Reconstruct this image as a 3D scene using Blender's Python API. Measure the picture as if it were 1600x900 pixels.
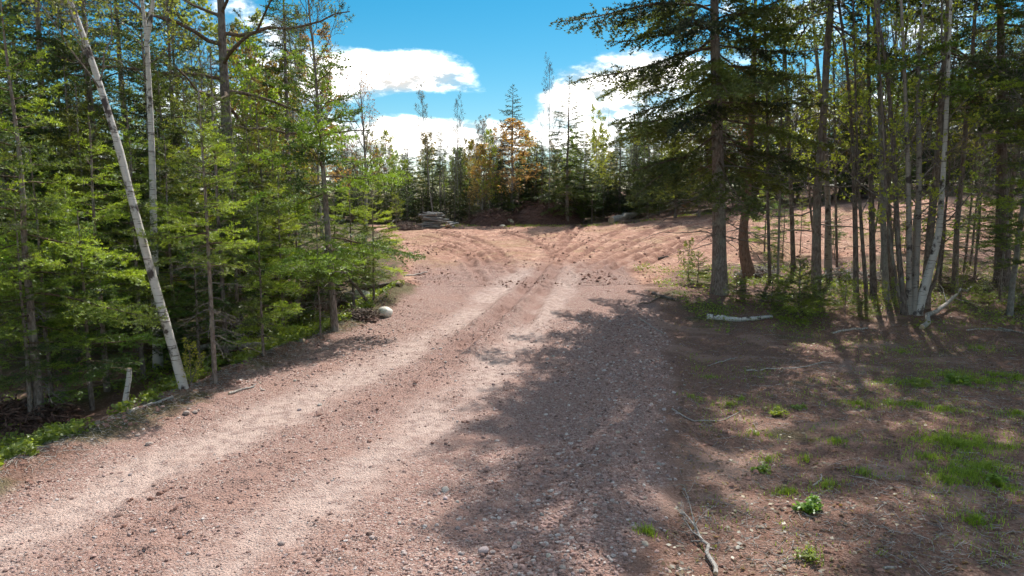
import bpy, math, random
import numpy as np
from mathutils import Vector

R = math.radians
for o in list(bpy.data.objects):
    bpy.data.objects.remove(o)
scene = bpy.context.scene
COL = scene.collection

# ------------------------------------------------------------------ camera, sky, sun, exposure
CAM_Z, PITCH = 3.0, 7.0
cam_data = bpy.data.cameras.new('camera')
cam_data.lens = 24.0
cam_data.sensor_width = 36.0
cam_data.clip_start = 0.05
cam_data.clip_end = 3000
cam = bpy.data.objects.new('camera', cam_data)
cam.location = (0, 0, CAM_Z)
cam.rotation_euler = (R(90 - PITCH), 0, 0)
COL.objects.link(cam)
scene.camera = cam

SUN_AZ, SUN_EL = 19.5, 50.0          # azimuth to the right of the view direction, elevation
sun_dir = Vector((math.sin(R(SUN_AZ)) * math.cos(R(SUN_EL)), math.cos(R(SUN_AZ)) * math.cos(R(SUN_EL)), math.sin(R(SUN_EL))))
sd = bpy.data.lights.new('sun', 'SUN')
sd.energy = 2.6
sd.angle = R(0.5)
sd.color = (1.0, 0.95, 0.88)
sun = bpy.data.objects.new('sun', sd)
sun.rotation_euler = (-sun_dir).to_track_quat('-Z', 'Y').to_euler()
sun.location = (20, 30, 40)
COL.objects.link(sun)

scene.view_settings.view_transform = 'Standard'
scene.view_settings.look = 'None'
scene.view_settings.exposure = 1.42
scene.view_settings.gamma = 1.0
scene.view_settings.use_curve_mapping = False
scene.cycles.max_bounces = 4
scene.cycles.diffuse_bounces = 2
scene.cycles.transmission_bounces = 2
scene.cycles.glossy_bounces = 2
scene.cycles.transparent_max_bounces = 4
scene.cycles.use_denoising = True
scene.cycles.use_adaptive_sampling = True
scene.cycles.adaptive_threshold = 0.03
scene.cycles.adaptive_min_samples = 20
scene.cycles.caustics_reflective = False
scene.cycles.caustics_refractive = False

F_PX = 1600 * 24.0 / 36.0
cp, sp = math.cos(R(PITCH)), math.sin(R(PITCH))


def ray(px, py):
    """direction through a pixel of the 1600x900 photograph, scaled so that its world y is 1"""
    a, b = (px - 800) / F_PX, (450 - py) / F_PX
    d = np.array([a, cp + b * sp, -sp + b * cp])
    return d / d[1]


def at(px, py, Y):
    d = ray(px, py)
    return np.array([d[0] * Y, Y, CAM_Z + d[2] * Y])


def node(nt, typ, **kw):
    n = nt.nodes.new(typ)
    ins = kw.pop('ins', {})
    for k, v in kw.items():
        setattr(n, k, v)
    for k, v in ins.items():
        if isinstance(v, bpy.types.NodeSocket):
            nt.links.new(v, n.inputs[k])
        else:
            n.inputs[k].default_value = v
    return n


world = bpy.data.worlds.new('World')
scene.world = world
world.use_nodes = True
world.cycles.sampling_method = 'MANUAL'
world.cycles.sample_map_resolution = 512
wt = world.node_tree
wt.nodes.clear()
sky = node(wt, 'ShaderNodeTexSky', sky_type='NISHITA')
sky.sun_disc = False
sky.sun_elevation = R(SUN_EL)
sky.sun_rotation = R(SUN_AZ)
sky.altitude = 50
sky.air_density = 1.0
sky.dust_density = 0.15
sky.ozone_density = 2.2
hs = node(wt, 'ShaderNodeHueSaturation', ins={'Hue': 0.478, 'Saturation': 1.52, 'Value': 0.28, 'Color': sky.outputs[0]})
tc = node(wt, 'ShaderNodeTexCoord')
DIRV = tc.outputs['Generated']
# cloud field: noise over the whole sky, nudged by the cumulus banks that stand in this direction
stretch = node(wt, 'ShaderNodeVectorMath', operation='MULTIPLY', ins={0: DIRV, 1: (1.0, 1.0, 2.1)})
n1 = node(wt, 'ShaderNodeTexNoise', noise_dimensions='3D', ins={'Vector': stretch.outputs[0], 'Scale': 4.2, 'Detail': 7.0, 'Roughness': 0.6})
n2 = node(wt, 'ShaderNodeTexNoise', noise_dimensions='3D', ins={'Vector': stretch.outputs[0], 'Scale': 15.0, 'Detail': 7.0, 'Roughness': 0.64})
nsum = node(wt, 'ShaderNodeMath', operation='MULTIPLY_ADD', ins={0: n2.outputs[0], 1: 0.45, 2: n1.outputs[0]})
acc = nsum.outputs[0]
CLOUDS = [  # photo pixel of centre, half width, half height, weight
    (660, 104, 108, 44, 0.36), (520, 112, 110, 44, 0.14), (400, 160, 130, 60, 0.16), (985, 112, 110, 46, 0.32), (850, 168, 90, 26, 0.20), (700, 218, 260, 34, 0.24), (960, 210, 160, 50, 0.2),
    (820, 0, 280, 100, -0.62), (700, 166, 150, 20, -0.34), (800, 112, 52, 70, -0.36), (560, 20, 120, 50, -0.2),
]
for (px, py, hw, hh, wgt) in CLOUDS:
    d = ray(px, py)
    d = d / np.linalg.norm(d)
    sub = node(wt, 'ShaderNodeVectorMath', operation='SUBTRACT', ins={0: DIRV, 1: tuple(d)})
    mul = node(wt, 'ShaderNodeVectorMath', operation='MULTIPLY', ins={0: sub.outputs[0], 1: (F_PX / hw, F_PX / hw * 0.6, F_PX / hh)})
    ln = node(wt, 'ShaderNodeVectorMath', operation='LENGTH', ins={0: mul.outputs[0]})
    mr = node(wt, 'ShaderNodeMapRange', interpolation_type='SMOOTHSTEP', ins={'Value': ln.outputs['Value'], 'From Min': 0.15, 'From Max': 1.35, 'To Min': wgt, 'To Max': 0.0})
    acc = node(wt, 'ShaderNodeMath', operation='ADD', ins={0: acc, 1: mr.outputs[0]}).outputs[0]
cov = node(wt, 'ShaderNodeMapRange', interpolation_type='SMOOTHSTEP', ins={'Value': acc, 'From Min': 0.67, 'From Max': 1.02})
shade = node(wt, 'ShaderNodeMapRange', ins={'Value': n2.outputs[0], 'From Min': 0.40, 'From Max': 0.60, 'To Min': 2.2, 'To Max': 11.5})
ccol = node(wt, 'ShaderNodeVectorMath', operation='SCALE', ins={0: (1.0, 0.955, 0.90), 'Scale': shade.outputs[0]})
mix = node(wt, 'ShaderNodeMix', data_type='RGBA', ins={0: cov.outputs[0], 6: hs.outputs[0], 7: ccol.outputs[0]})
bg = node(wt, 'ShaderNodeBackground', ins={'Color': mix.outputs[2], 'Strength': 0.15})
wo = node(wt, 'ShaderNodeOutputWorld', ins={'Surface': bg.outputs[0]})

# ------------------------------------------------------------------ noise and terrain


def hsh(ix, iy, seed):
    ix, iy = np.asarray(ix), np.asarray(iy)
    n = (ix.astype(np.int64) * 374761393 + iy.astype(np.int64) * 668265263 + seed * 1274126177) & 0xffffffff
    n = ((n ^ (n >> 13)) * 1274126177) & 0xffffffff
    n = ((n ^ (n >> 16)) * 2246822519) & 0xffffffff
    return ((n ^ (n >> 15)) & 0xffffff) / float(0xffffff)


def vnoise(x, y, seed=0):
    x0, y0 = np.floor(x), np.floor(y)
    fx, fy = x - x0, y - y0
    fx, fy = fx * fx * fx * (fx * (fx * 6 - 15) + 10), fy * fy * fy * (fy * (fy * 6 - 15) + 10)
    a, b, c, d = hsh(x0, y0, seed), hsh(x0 + 1, y0, seed), hsh(x0, y0 + 1, seed), hsh(x0 + 1, y0 + 1, seed)
    return (a + (b - a) * fx) * (1 - fy) + (c + (d - c) * fx) * fy


def fbm(x, y, octs=4, seed=0, gain=0.5):
    s, a, t = 0.0, 1.0, 0.0
    for k in range(octs):
        s = s + a * vnoise(x * 2 ** k + 17.3 * k, y * 2 ** k - 9.1 * k, seed + k * 31)
        t += a
        a *= gain
    return s / t - 0.5


def sstep(a, b, x):
    t = np.clip((x - a) / (b - a), 0, 1)
    return t * t * (3 - 2 * t)


_ky = np.array([-400, 0, 8, 12, 16, 21, 27, 33, 40, 46, 55, 80, 150, 600.])
_kz = np.array([0, 0, 0.0, .04, .15, .33, .62, .95, 1.33, 1.62, 1.95, 2.6, 4.0, 8.])
_ty = np.linspace(-20, 150, 1701)
_tz = np.interp(_ty, _ky, _kz)
_kern = np.exp(-0.5 * (np.arange(-40, 41) / 16.0) ** 2)
_kern /= _kern.sum()
_tz = np.convolve(np.pad(_tz, 40, mode='edge'), _kern, 'valid')


def xl(y):
    return np.interp(y, [-30, 0, 7, 10.4, 15, 19, 22, 28], [-12, -6.6, -5.35, -4.85, -3.85, -2.95, -3.1, -4.2])


def xr(y):
    return np.interp(y, [-30, 0, 5.2, 7, 11, 15, 20, 25, 30], [-5, -0.1, 1.05, 1.65, 2.6, 3.5, 4.1, 4.3, 6.0])


def macro(x, y):
    x, y = np.asarray(x, float), np.asarray(y, float)
    z = np.interp(y, _ty, _tz) + np.where(y > 150, (y - 150) * 0.01, 0)
    rise = 0.10 * np.clip(x - 5, 0, 22) + 0.02 * np.clip(x - 27, 0, 60)
    z = z + rise * sstep(23, 42, y)
    near = 1 - sstep(22, 30, y)
    L = xl(y)
    z = z - 0.30 * sstep(0.15, 2.2, L - x) * near
    z = z + 0.11 * np.exp(-((x - L + 0.35) / 0.32) ** 2) * near * (0.55 + 0.9 * vnoise(x * 0.9, y * 0.9, 5))
    rr = xr(y)
    z = z + 0.085 * np.exp(-((x - rr + 0.55) / 0.38) ** 2) * (1 - sstep(16, 24, y)) * (0.6 + 0.8 * vnoise(x * .7, y * .5, 8))
    z = z - 0.09 * sstep(-0.1, 0.7, x - rr) * (1 - sstep(14, 22, y))
    # hummock under the grove right of the road, and the spoil heap by the white boulder
    z = z + 0.22 * np.exp(-(((x - 7.5) / 3.2) ** 2 + ((y - 20.0) / 2.2) ** 2))
    z = z + 0.22 * np.exp(-(((x + 3.5) / 0.9) ** 2 + ((y - 19.3) / 1.5) ** 2))
    z = z + 0.16 * fbm(x * 0.25, y * 0.25, 3, 3) * (0.35 + 0.65 * sstep(0.3, 2.5, np.maximum(L - x, x - rr)))
    return z


def ground_at(px, py, zfun=None):
    d = ray(px, py)
    zf = zfun or macro
    ys = np.concatenate([np.arange(3.5, 30, 0.05), np.arange(30, 140, 0.2)])
    g = CAM_Z + d[2] * ys - zf(d[0] * ys, ys)
    k = np.argmax(g < 0)
    if g[k] >= 0:
        k = len(ys) - 1
    y = ys[k] if k == 0 else ys[k - 1] + (ys[k] - ys[k - 1]) * g[k - 1] / (g[k - 1] - g[k])
    return np.array([d[0] * y, y, float(zf(d[0] * y, y))])


# wheel tracks, as paths over the ground
def path(pts):
    P = np.array([ground_at(a, b)[:2] for a, b in pts])
    t = np.arange(len(P))
    tt = np.linspace(0, len(P) - 1, len(P) * 4)
    Q = np.stack([np.interp(tt, t, P[:, i]) for i in (0, 1)], 1)
    for _ in range(3):
        Q[1:-1] = 0.25 * Q[:-2] + 0.5 * Q[1:-1] + 0.25 * Q[2:]
    return Q


LANES = [path([(-500, 1120), (-200, 960), (20, 842), (200, 755), (360, 680), (520, 605), (640, 545), (740, 485), (800, 435), (845, 400)]),
         path([(60, 1100), (330, 890), (470, 795), (560, 735), (700, 640), (800, 545), (865, 470), (895, 425), (905, 395)])]
RUTS = [path([(700, 560), (770, 500), (830, 440), (862, 395), (880, 370), (900, 352)]),
        path([(820, 505), (850, 455), (868, 425), (880, 395), (930, 372), (990, 352)]),
        path([(905, 425), (950, 398), (1010, 372), (1080, 352), (1150, 338)]),
        path([(925, 440), (980, 408), (1050, 384), (1120, 364)]),
        path([(890, 412), (925, 388), (960, 366), (985, 350)]),
        path([(900, 420), (935, 402), (985, 375), (1040, 354)]),
        path([(785, 420), (770, 398), (745, 380), (710, 369), (665, 362)]),
        path([(765, 418), (748, 398), (722, 384), (690, 374), (655, 368)]),
        path([(742, 412), (728, 398), (705, 386), (678, 380)]),
        path([(862, 398), (845, 382), (815, 370), (780, 362)]),
        path([(985, 425), (1040, 396), (1095, 374), (1160, 356)]),
        path([(720, 545), (790, 485), (845, 430), (874, 392), (895, 365), (925, 345)]),
        path([(915, 432), (965, 403), (1030, 378), (1100, 358), (1170, 343)]),
        path([(800, 425), (788, 400), (762, 381), (725, 367), (680, 360)]),
        path([(960, 420), (1010, 398), (1075, 376), (1140, 358)]),
        path([(755, 440), (735, 412), (715, 396), (690, 388), (650, 384)]),
        path([(945, 392), (985, 372), (1020, 358), (1060, 346)])]


STRIPS = [path([(-150, 1050), (100, 912), (250, 832), (480, 695), (640, 605), (750, 515), (835, 435)]), path([(-250, 900), (0, 715), (200, 668), (330, 628), (470, 560)])]


def path_dist(x, y, Q):
    d = np.full(x.shape, 9.0)
    lo, hi = Q.min(0) - 1.5, Q.max(0) + 1.5
    m = (x > lo[0]) & (x < hi[0]) & (y > lo[1]) & (y < hi[1])
    if not m.any():
        return d
    xm, ym = x[m], y[m]
    dm = np.full(xm.shape, 9.0)
    for a, b in zip(Q[:-1], Q[1:]):
        ab = b - a
        l2 = ab @ ab + 1e-9
        t = np.clip(((xm - a[0]) * ab[0] + (ym - a[1]) * ab[1]) / l2, 0, 1)
        dm = np.minimum(dm, np.hypot(xm - a[0] - t * ab[0], ym - a[1] - t * ab[1]))
    d[m] = dm
    return d


def zones(x, y):
    """weights: road, lane, rut, clearing, litter (forest floor)"""
    wob = 0.5 * fbm(x * 1.1, y * 1.1, 3, 41) + 0.25 * fbm(x * 5, y * 5, 2, 42)
    L, RR = xl(y), xr(y)
    e = np.minimum(x - L, RR - x) + wob * 0.8
    road = sstep(-0.15, 0.25, e) * (1 - sstep(24, 30, y + wob * 6))
    lane = np.zeros(x.shape)
    for Q in LANES:
        lane = np.maximum(lane, 1 - sstep(0.15, 0.70, path_dist(x, y, Q) + wob * 0.9))
    lane = lane * np.clip(0.88 + 1.3 * fbm(x * 1.3 + y * .2, y * 0.7, 3, 43) + 0.8 * fbm(x * 7, y * 5, 2, 44), 0.1, 1)
    rut = np.zeros(x.shape)
    rutz = np.zeros(x.shape)
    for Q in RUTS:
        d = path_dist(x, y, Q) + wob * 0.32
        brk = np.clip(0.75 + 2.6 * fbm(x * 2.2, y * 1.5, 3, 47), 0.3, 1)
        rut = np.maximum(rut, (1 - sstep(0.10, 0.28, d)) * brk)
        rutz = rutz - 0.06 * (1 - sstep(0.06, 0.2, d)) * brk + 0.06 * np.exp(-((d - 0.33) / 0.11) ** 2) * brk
    for Q in STRIPS:
        d = path_dist(x, y, Q) + wob * 1.0
        w = 0.9 * (1 - sstep(0.04, 0.38, d)) * np.clip(0.7 + 2.4 * fbm(x * 0.9, y * 0.9, 3, 48), 0.0, 1)
        rut = np.maximum(rut, w * 0.85)
        rutz = rutz + w * (0.07 * np.clip(fbm(x * 6.5, y * 6.5, 3, 49) * 2 + 0.2, 0, 1) + 0.02)
    cl = np.interp(y, [0, 18, 19, 25, 39, 44, 47], [50, 50, -3.3, -4.0, -7.2, -9, -9.5])
    cr = np.interp(y, [0, 20, 22, 25, 27, 30, 47], [-50, -50, 4.8, 6.0, 8.5, 25, 32])
    back = 46.5 - 0.35 * np.clip(x - 9, 0, 30)
    ce = np.minimum(np.minimum(x - cl, cr - x), (back - y) * 0.6) + wob * 1.2
    clear = sstep(-0.3, 0.3, ce)
    return road, lane, rut, rutz, clear


def detail(x, y, road, lane, rut, rutz, clear):
    near = 1 - sstep(14, 30, y)
    rough = np.clip(1 - 0.85 * lane, 0, 1)
    cl = np.clip(fbm(x * 6, y * 6, 3, 71) * 2.2 + 0.1, 0, 1)
    z = road * rough * (0.034 * fbm(x * 8, y * 8, 3, 61) + 0.045 * cl * (fbm(x * 1.3, y * 1.3, 2, 62) > 0.0)) - 0.035 * lane
    z = z + rutz * np.maximum(clear, road)
    z = z + clear * (0.06 * fbm(x * 1.7, y * 1.7, 3, 63) + 0.075 * fbm(x * 4, y * 3, 3, 64))
    out = (1 - road) * (1 - clear)
    z = z + out * (0.07 * fbm(x * 3.1, y * 3.1, 4, 65) + 0.03 * np.abs(fbm(x * 11, y * 11, 2, 66)))
    bare = np.exp(-(((x - 2.55) / 0.5) ** 2 + ((y - 7.75) / 0.55) ** 2))   # the smooth bare patch
    return z * (1 - 0.85 * bare)


def surf(x, y):
    x, y = np.atleast_1d(np.asarray(x, float)), np.atleast_1d(np.asarray(y, float))
    return macro(x, y) + detail(x, y, *zones(x, y))


def surf1(x, y):
    return float(surf(x, y)[0])


# ------------------------------------------------------------------ mesh helpers
class Buf:
    def __init__(s):
        s.v, s.f, s.n, s.a = [], [], 0, []

    def add(s, V, F, mat=0, var=0.5, smooth=False):
        V = np.asarray(V, float).reshape(-1, 3)
        F = np.asarray(F, np.int64)
        if len(V) == 0 or len(F) == 0:
            return
        s.v.append(V)
        s.a.append(np.broadcast_to(np.asarray(var, float), (len(V),)))
        s.f.append((F + s.n, mat, smooth))
        s.n += len(V)

    def mesh(s, name, mats):
        me = bpy.data.meshes.new(name)
        V = np.concatenate(s.v)
        idx = np.concatenate([f.ravel() for f, _, _ in s.f])
        tot = np.concatenate([np.full(len(f), f.shape[1]) for f, _, _ in s.f])
        mi = np.concatenate([np.full(len(f), m) for f, m, _ in s.f])
        sm = np.concatenate([np.full(len(f), q) for f, _, q in s.f])
        st = np.concatenate([[0], np.cumsum(tot)[:-1]])
        me.vertices.add(len(V))
        me.vertices.foreach_set('co', V.astype(np.float32).ravel())
        me.loops.add(len(idx))
        me.loops.foreach_set('vertex_index', idx.astype(np.int32))
        me.polygons.add(len(tot))
        me.polygons.foreach_set('loop_start', st.astype(np.int32))
        me.polygons.foreach_set('material_index', mi.astype(np.int32))
        me.polygons.foreach_set('use_smooth', sm.astype(bool))
        at_ = me.attributes.new('var', 'FLOAT', 'POINT')
        at_.data.foreach_set('value', np.concatenate(s.a).astype(np.float32))
        for m in mats:
            me.materials.append(m)
        me.update(calc_edges=True)
        return me


def unit(v):
    return v / (np.linalg.norm(v, axis=-1, keepdims=True) + 1e-12)


def tubes(P, Rd, k):
    """P (B,n,3) polylines, Rd (B,n) radii -> verts, quads"""
    P, Rd = np.asarray(P, float), np.asarray(Rd, float)
    B, n = P.shape[:2]
    T = unit(np.gradient(P, axis=1))
    mt = unit(T.mean(1))
    ref = np.where(np.abs(mt[:, 2:3]) > 0.8, np.array([[1., 0, 0]]), np.array([[0, 0, 1.]]))
    U = unit(np.cross(np.repeat(ref[:, None], n, 1), T))
    W = np.cross(T, U)
    a = np.arange(k) * 2 * np.pi / k
    V = P[:, :, None] + Rd[:, :, None, None] * (np.cos(a)[None, None, :, None] * U[:, :, None] + np.sin(a)[None, None, :, None] * W[:, :, None])
    b = np.arange(B)[:, None, None] * n * k
    i = np.arange(n - 1)[None, :, None] * k
    j = np.arange(k)[None, None, :]
    j2 = (j + 1) % k
    Q = np.stack([b + i + j, b + i + j2, b + i + k + j2, b + i + k + j], -1).reshape(-1, 4)
    return V.reshape(-1, 3), Q


def caps(buf, P, Rd, k, mat, var=0.5):
    """end discs for one tube"""
    for e, q in ((0, 1), (-1, -2)):
        t = unit(P[e] - P[q])
        ref = np.array([0, 0, 1.]) if abs(t[2]) < 0.8 else np.array([1., 0, 0])
        u = unit(np.cross(ref, t))
        w = np.cross(t, u)
        a = np.arange(k) * 2 * np.pi / k
        ring = P[e] + Rd[e] * (np.cos(a)[:, None] * u + np.sin(a)[:, None] * w)
        V = np.vstack([ring, P[e] + t * 0.004])
        buf.add(V, [[i, (i + 1) % k, k] for i in range(k)], mat, var)


def sample(P, s):
    """P (C,n,3), s (C,) in 0..1 -> point, tangent"""
    n = P.shape[1]
    f = np.clip(s, 0, 0.9999) * (n - 1)
    i = f.astype(int)
    r = np.arange(len(P))
    a, b = P[r, i], P[r, i + 1]
    return a + (b - a) * (f - i)[:, None], unit(b - a)


def spawn(rng, P, cnt, s0, s1, ang, angsd, length, M=4, up=0.15, wig=0.06, flat=None, side=False):
    """children on parent polylines. length(s, parentlen)->len. flat: keep in the parent's horizontal plane (0..1)"""
    cnt = np.asarray(cnt, int)
    idx = np.repeat(np.arange(len(P)), cnt)
    if len(idx) == 0:
        return np.zeros((0, M, 3)), np.zeros(0), idx, np.zeros(0)
    k = np.concatenate([np.arange(c) for c in cnt])
    s = s0 + (s1 - s0) * (k + rng.uniform(0, 1, len(k))) / np.maximum(np.repeat(cnt, cnt), 1)
    base, T = sample(P[idx], s)
    lp = np.linalg.norm(np.diff(P, axis=1), axis=2).sum(1)[idx]
    L = length(s, lp) * rng.uniform(0.7, 1.2, len(s))
    ref = np.where(np.abs(T[:, 2:3]) > 0.85, np.array([[1., 0, 0]]), np.array([[0, 0, 1.]]))
    U = unit(np.cross(ref, T))
    W = np.cross(T, U)
    if side:
        ph = np.where(k % 2 == 0, 0, np.pi) + rng.normal(0, flat, len(s))
    else:
        ph = k * 2.39996 + rng.uniform(0, 6.28, len(P))[idx] + rng.normal(0, 0.4, len(s))
    th = ang + rng.normal(0, angsd, len(s))
    D = np.cos(th)[:, None] * T + np.sin(th)[:, None] * (np.cos(ph)[:, None] * U + np.sin(ph)[:, None] * W)
    tau = np.linspace(0, 1, M)
    C = base[:, None] + L[:, None, None] * (tau[None, :, None] * D[:, None] + up * (tau ** 2)[None, :, None] * np.array([0, 0, 1.]))
    w = np.cumsum(rng.normal(0, wig, (len(s), M, 3)), 1) * L[:, None, None] / math.sqrt(M)
    w[:, 0] = 0
    return C + w, L, idx, s


# ------------------------------------------------------------------ materials
def mat(name):
    m = bpy.data.materials.new(name)
    m.use_nodes = True
    nt = m.node_tree
    nt.nodes.clear()
    return m, nt


def ramp(nt, fac, stops):
    r = node(nt, 'ShaderNodeValToRGB', ins={0: fac})
    cr = r.color_ramp
    while len(cr.elements) < len(stops):
        cr.elements.new(0.5)
    for e, (p, c) in zip(cr.elements, stops):
        e.position = p
        e.color = (*c, 1)
    return r.outputs[0]


def mixc(nt, fac, a, b, blend='MIX'):
    n = node(nt, 'ShaderNodeMix', data_type='RGBA', blend_type=blend)
    for sock, v in ((0, fac), (6, a), (7, b)):
        if isinstance(v, bpy.types.NodeSocket):
            nt.links.new(v, n.inputs[sock])
        else:
            n.inputs[sock].default_value = (*v, 1) if isinstance(v, tuple) else v
    return n.outputs[2]


def finish(nt, col, rough=0.85, bump=None, spec=0.25, bstr=0.6, bdist=0.02):
    b = node(nt, 'ShaderNodeBsdfPrincipled', ins={'Base Color': col, 'Roughness': rough, 'Specular IOR Level': spec})
    if bump is not None:
        bp = node(nt, 'ShaderNodeBump', ins={'Strength': bstr, 'Distance': bdist, 'Height': bump})
        nt.links.new(bp.outputs[0], b.inputs['Normal'])
    node(nt, 'ShaderNodeOutputMaterial', ins={'Surface': b.outputs[0]})


def foliage_mat(name, trans=0.35, jit=0.35, hueshift=(1.25, 1.12, 0.6)):
    m, nt = mat(name)
    oi = node(nt, 'ShaderNodeObjectInfo')
    av = node(nt, 'ShaderNodeAttribute', attribute_name='var')
    lo = mixc(nt, 1.0, oi.outputs['Color'], (1 - jit, 1 - jit, 1 - jit * 0.6), 'MULTIPLY')
    hi = mixc(nt, 1.0, oi.outputs['Color'], tuple(1 + (h - 0.7) * jit * 2.0 for h in hueshift), 'MULTIPLY')
    col = mixc(nt, av.outputs['Fac'], lo, hi)
    d = node(nt, 'ShaderNodeBsdfDiffuse', ins={'Color': col})
    tcol = mixc(nt, 1.0, col, (1.4, 1.4, 0.6), 'MULTIPLY')
    t = node(nt, 'ShaderNodeBsdfTranslucent', ins={'Color': tcol})
    ms = node(nt, 'ShaderNodeMixShader', ins={0: trans, 1: d.outputs[0], 2: t.outputs[0]})
    g = node(nt, 'ShaderNodeBsdfGlossy', ins={'Color': (0.9, 0.95, 0.9, 1), 'Roughness': 0.45})
    m2 = node(nt, 'ShaderNodeMixShader', ins={0: 0.045, 1: ms.outputs[0], 2: g.outputs[0]})
    node(nt, 'ShaderNodeOutputMaterial', ins={'Surface': m2.outputs[0]})
    return m


def bark_mat(name, c0, c1, c2, scale=9.0, zs=0.25, lichen=0.0):
    m, nt = mat(name)
    t = node(nt, 'ShaderNodeTexCoord')
    mp = node(nt, 'ShaderNodeMapping', ins={'Vector': t.outputs['Object'], 'Scale': (1, 1, zs)})
    n = node(nt, 'ShaderNodeTexNoise', ins={'Vector': mp.outputs[0], 'Scale': scale * 3, 'Detail': 6.0, 'Roughness': 0.65})
    v = node(nt, 'ShaderNodeTexVoronoi', feature='DISTANCE_TO_EDGE', ins={'Vector': mp.outputs[0], 'Scale': scale * 2.2, 'Randomness': 1.0})
    col = ramp(nt, n.outputs[0], [(0.3, c0), (0.5, c1), (0.72, c2)])
    big = node(nt, 'ShaderNodeTexNoise', ins={'Vector': t.outputs['Object'], 'Scale': 2.3, 'Detail': 4.0})
    if lichen:
        lf = ramp(nt, big.outputs[0], [(0.5, (0, 0, 0)), (0.66, (lichen, lichen, lichen))])
        col = mixc(nt, lf, col, (0.33, 0.35, 0.29))
    h = node(nt, 'ShaderNodeMath', operation='MULTIPLY_ADD', ins={0: v.outputs[0], 1: 1.2, 2: n.outputs[0]})
    finish(nt, col, 0.9, h.outputs[0], 0.15, 0.9, 0.02)
    return m


def birch_mat(name, white=(0.52, 0.49, 0.45), sc1=(3.5, 3.5, 34), sc2=(4, 4, 3.4)):
    m, nt = mat(name)
    t = node(nt, 'ShaderNodeTexCoord')
    mp = node(nt, 'ShaderNodeMapping', ins={'Vector': t.outputs['Object'], 'Scale': sc1})
    n = node(nt, 'ShaderNodeTexNoise', ins={'Vector': mp.outputs[0], 'Scale': 1.0, 'Detail': 4.0, 'Roughness': 0.6})
    mp2 = node(nt, 'ShaderNodeMapping', ins={'Vector': t.outputs['Object'], 'Scale': sc2})
    n2 = node(nt, 'ShaderNodeTexNoise', ins={'Vector': mp2.outputs[0], 'Scale': 1.0, 'Detail': 5.0, 'Roughness': 0.62})
    len_ = ramp(nt, n.outputs[0], [(0.565, (0, 0, 0)), (0.65, (1, 1, 1))])
    pat = ramp(nt, n2.outputs[0], [(0.545, (0, 0, 0)), (0.62, (1, 1, 1))])
    base = mixc(nt, n2.outputs[0], tuple(c * 0.8 for c in white), tuple(min(1, c * 1.15) for c in white))
    col = mixc(nt, len_, base, (0.16, 0.13, 0.11))
    col = mixc(nt, pat, col, (0.07, 0.055, 0.05))
    finish(nt, col, 0.7, n2.outputs[0], 0.2, 0.4, 0.01)
    return m


M_NEEDLE = foliage_mat('needles', 0.45, 0.7)
M_LEAF = foliage_mat('leaves', 0.50, 0.35)
M_BARK = bark_mat('spruce_bark', (0.085, 0.064, 0.054), (0.21, 0.165, 0.14), (0.36, 0.30, 0.265), 9, 0.35, 0.5)
M_BARK_DARK = bark_mat('dark_bark', (0.06, 0.046, 0.04), (0.15, 0.118, 0.10), (0.28, 0.235, 0.205), 9, 0.3, 0.3)
M_BARK_GREY = bark_mat('grey_bark', (0.15, 0.135, 0.12), (0.25, 0.23, 0.205), (0.38, 0.36, 0.33), 6, 0.5, 0.5)
M_BARK_RED = bark_mat('red_pine_bark', (0.09, 0.055, 0.042), (0.24, 0.15, 0.115), (0.32, 0.22, 0.17), 8, 0.35)
M_TWIG = bark_mat('twig_bark', (0.10, 0.085, 0.075), (0.19, 0.165, 0.145), (0.3, 0.27, 0.24), 7, 0.6)
M_TWIG_LIVE = bark_mat('live_twig_bark', (0.07, 0.05, 0.035), (0.14, 0.10, 0.07), (0.22, 0.17, 0.13), 7, 0.6)
M_BIRCH = birch_mat('birch_bark')
M_BIRCH_LOG = birch_mat('birch_log_bark', (0.55, 0.53, 0.5), (34, 3.5, 3.5), (5, 9, 9))
M_BIRCH_DULL = birch_mat('dull_birch_bark', (0.28, 0.25, 0.22))
M_DEADWOOD = bark_mat('weathered_wood', (0.16, 0.14, 0.12), (0.33, 0.30, 0.27), (0.52, 0.49, 0.45), 8, 0.3)
M_PALEWOOD = bark_mat('pale_wood', (0.20, 0.175, 0.15), (0.38, 0.345, 0.31), (0.55, 0.52, 0.48), 8, 0.3)
M_LOGGREY = bark_mat('grey_log_bark', (0.10, 0.095, 0.09), (0.21, 0.20, 0.19), (0.36, 0.345, 0.32), 5, 0.5, 0.4)
M_CUT = bark_mat('cut_wood', (0.30, 0.22, 0.14), (0.42, 0.32, 0.21), (0.52, 0.42, 0.3), 6, 1)
M_BRUSH = bark_mat('brush_wood', (0.05, 0.03, 0.026), (0.13, 0.075, 0.06), (0.22, 0.14, 0.11), 7, 0.6)
M_ROOT = bark_mat('root_wood', (0.07, 0.05, 0.04), (0.16, 0.12, 0.10), (0.30, 0.25, 0.21), 7, 0.6)


def rock_mat(name, c0, c1, c2):
    m, nt = mat(name)
    t = node(nt, 'ShaderNodeTexCoord')
    n = node(nt, 'ShaderNodeTexNoise', ins={'Vector': t.outputs['Object'], 'Scale': 9.0, 'Detail': 8.0, 'Roughness': 0.65})
    oi = node(nt, 'ShaderNodeObjectInfo')
    col = ramp(nt, n.outputs[0], [(0.3, c0), (0.5, c1), (0.7, c2)])
    col = mixc(nt, 1.0, col, oi.outputs['Color'], 'MULTIPLY')
    finish(nt, col, 0.85, n.outputs[0], 0.25, 0.5, 0.02)
    return m


M_ROCK_WHITE = rock_mat('white_rock', (0.40, 0.36, 0.29), (0.66, 0.62, 0.54), (0.80, 0.77, 0.70))
M_STONE = rock_mat('stone', (0.22, 0.17, 0.15), (0.38, 0.31, 0.28), (0.5, 0.44, 0.40))

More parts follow.
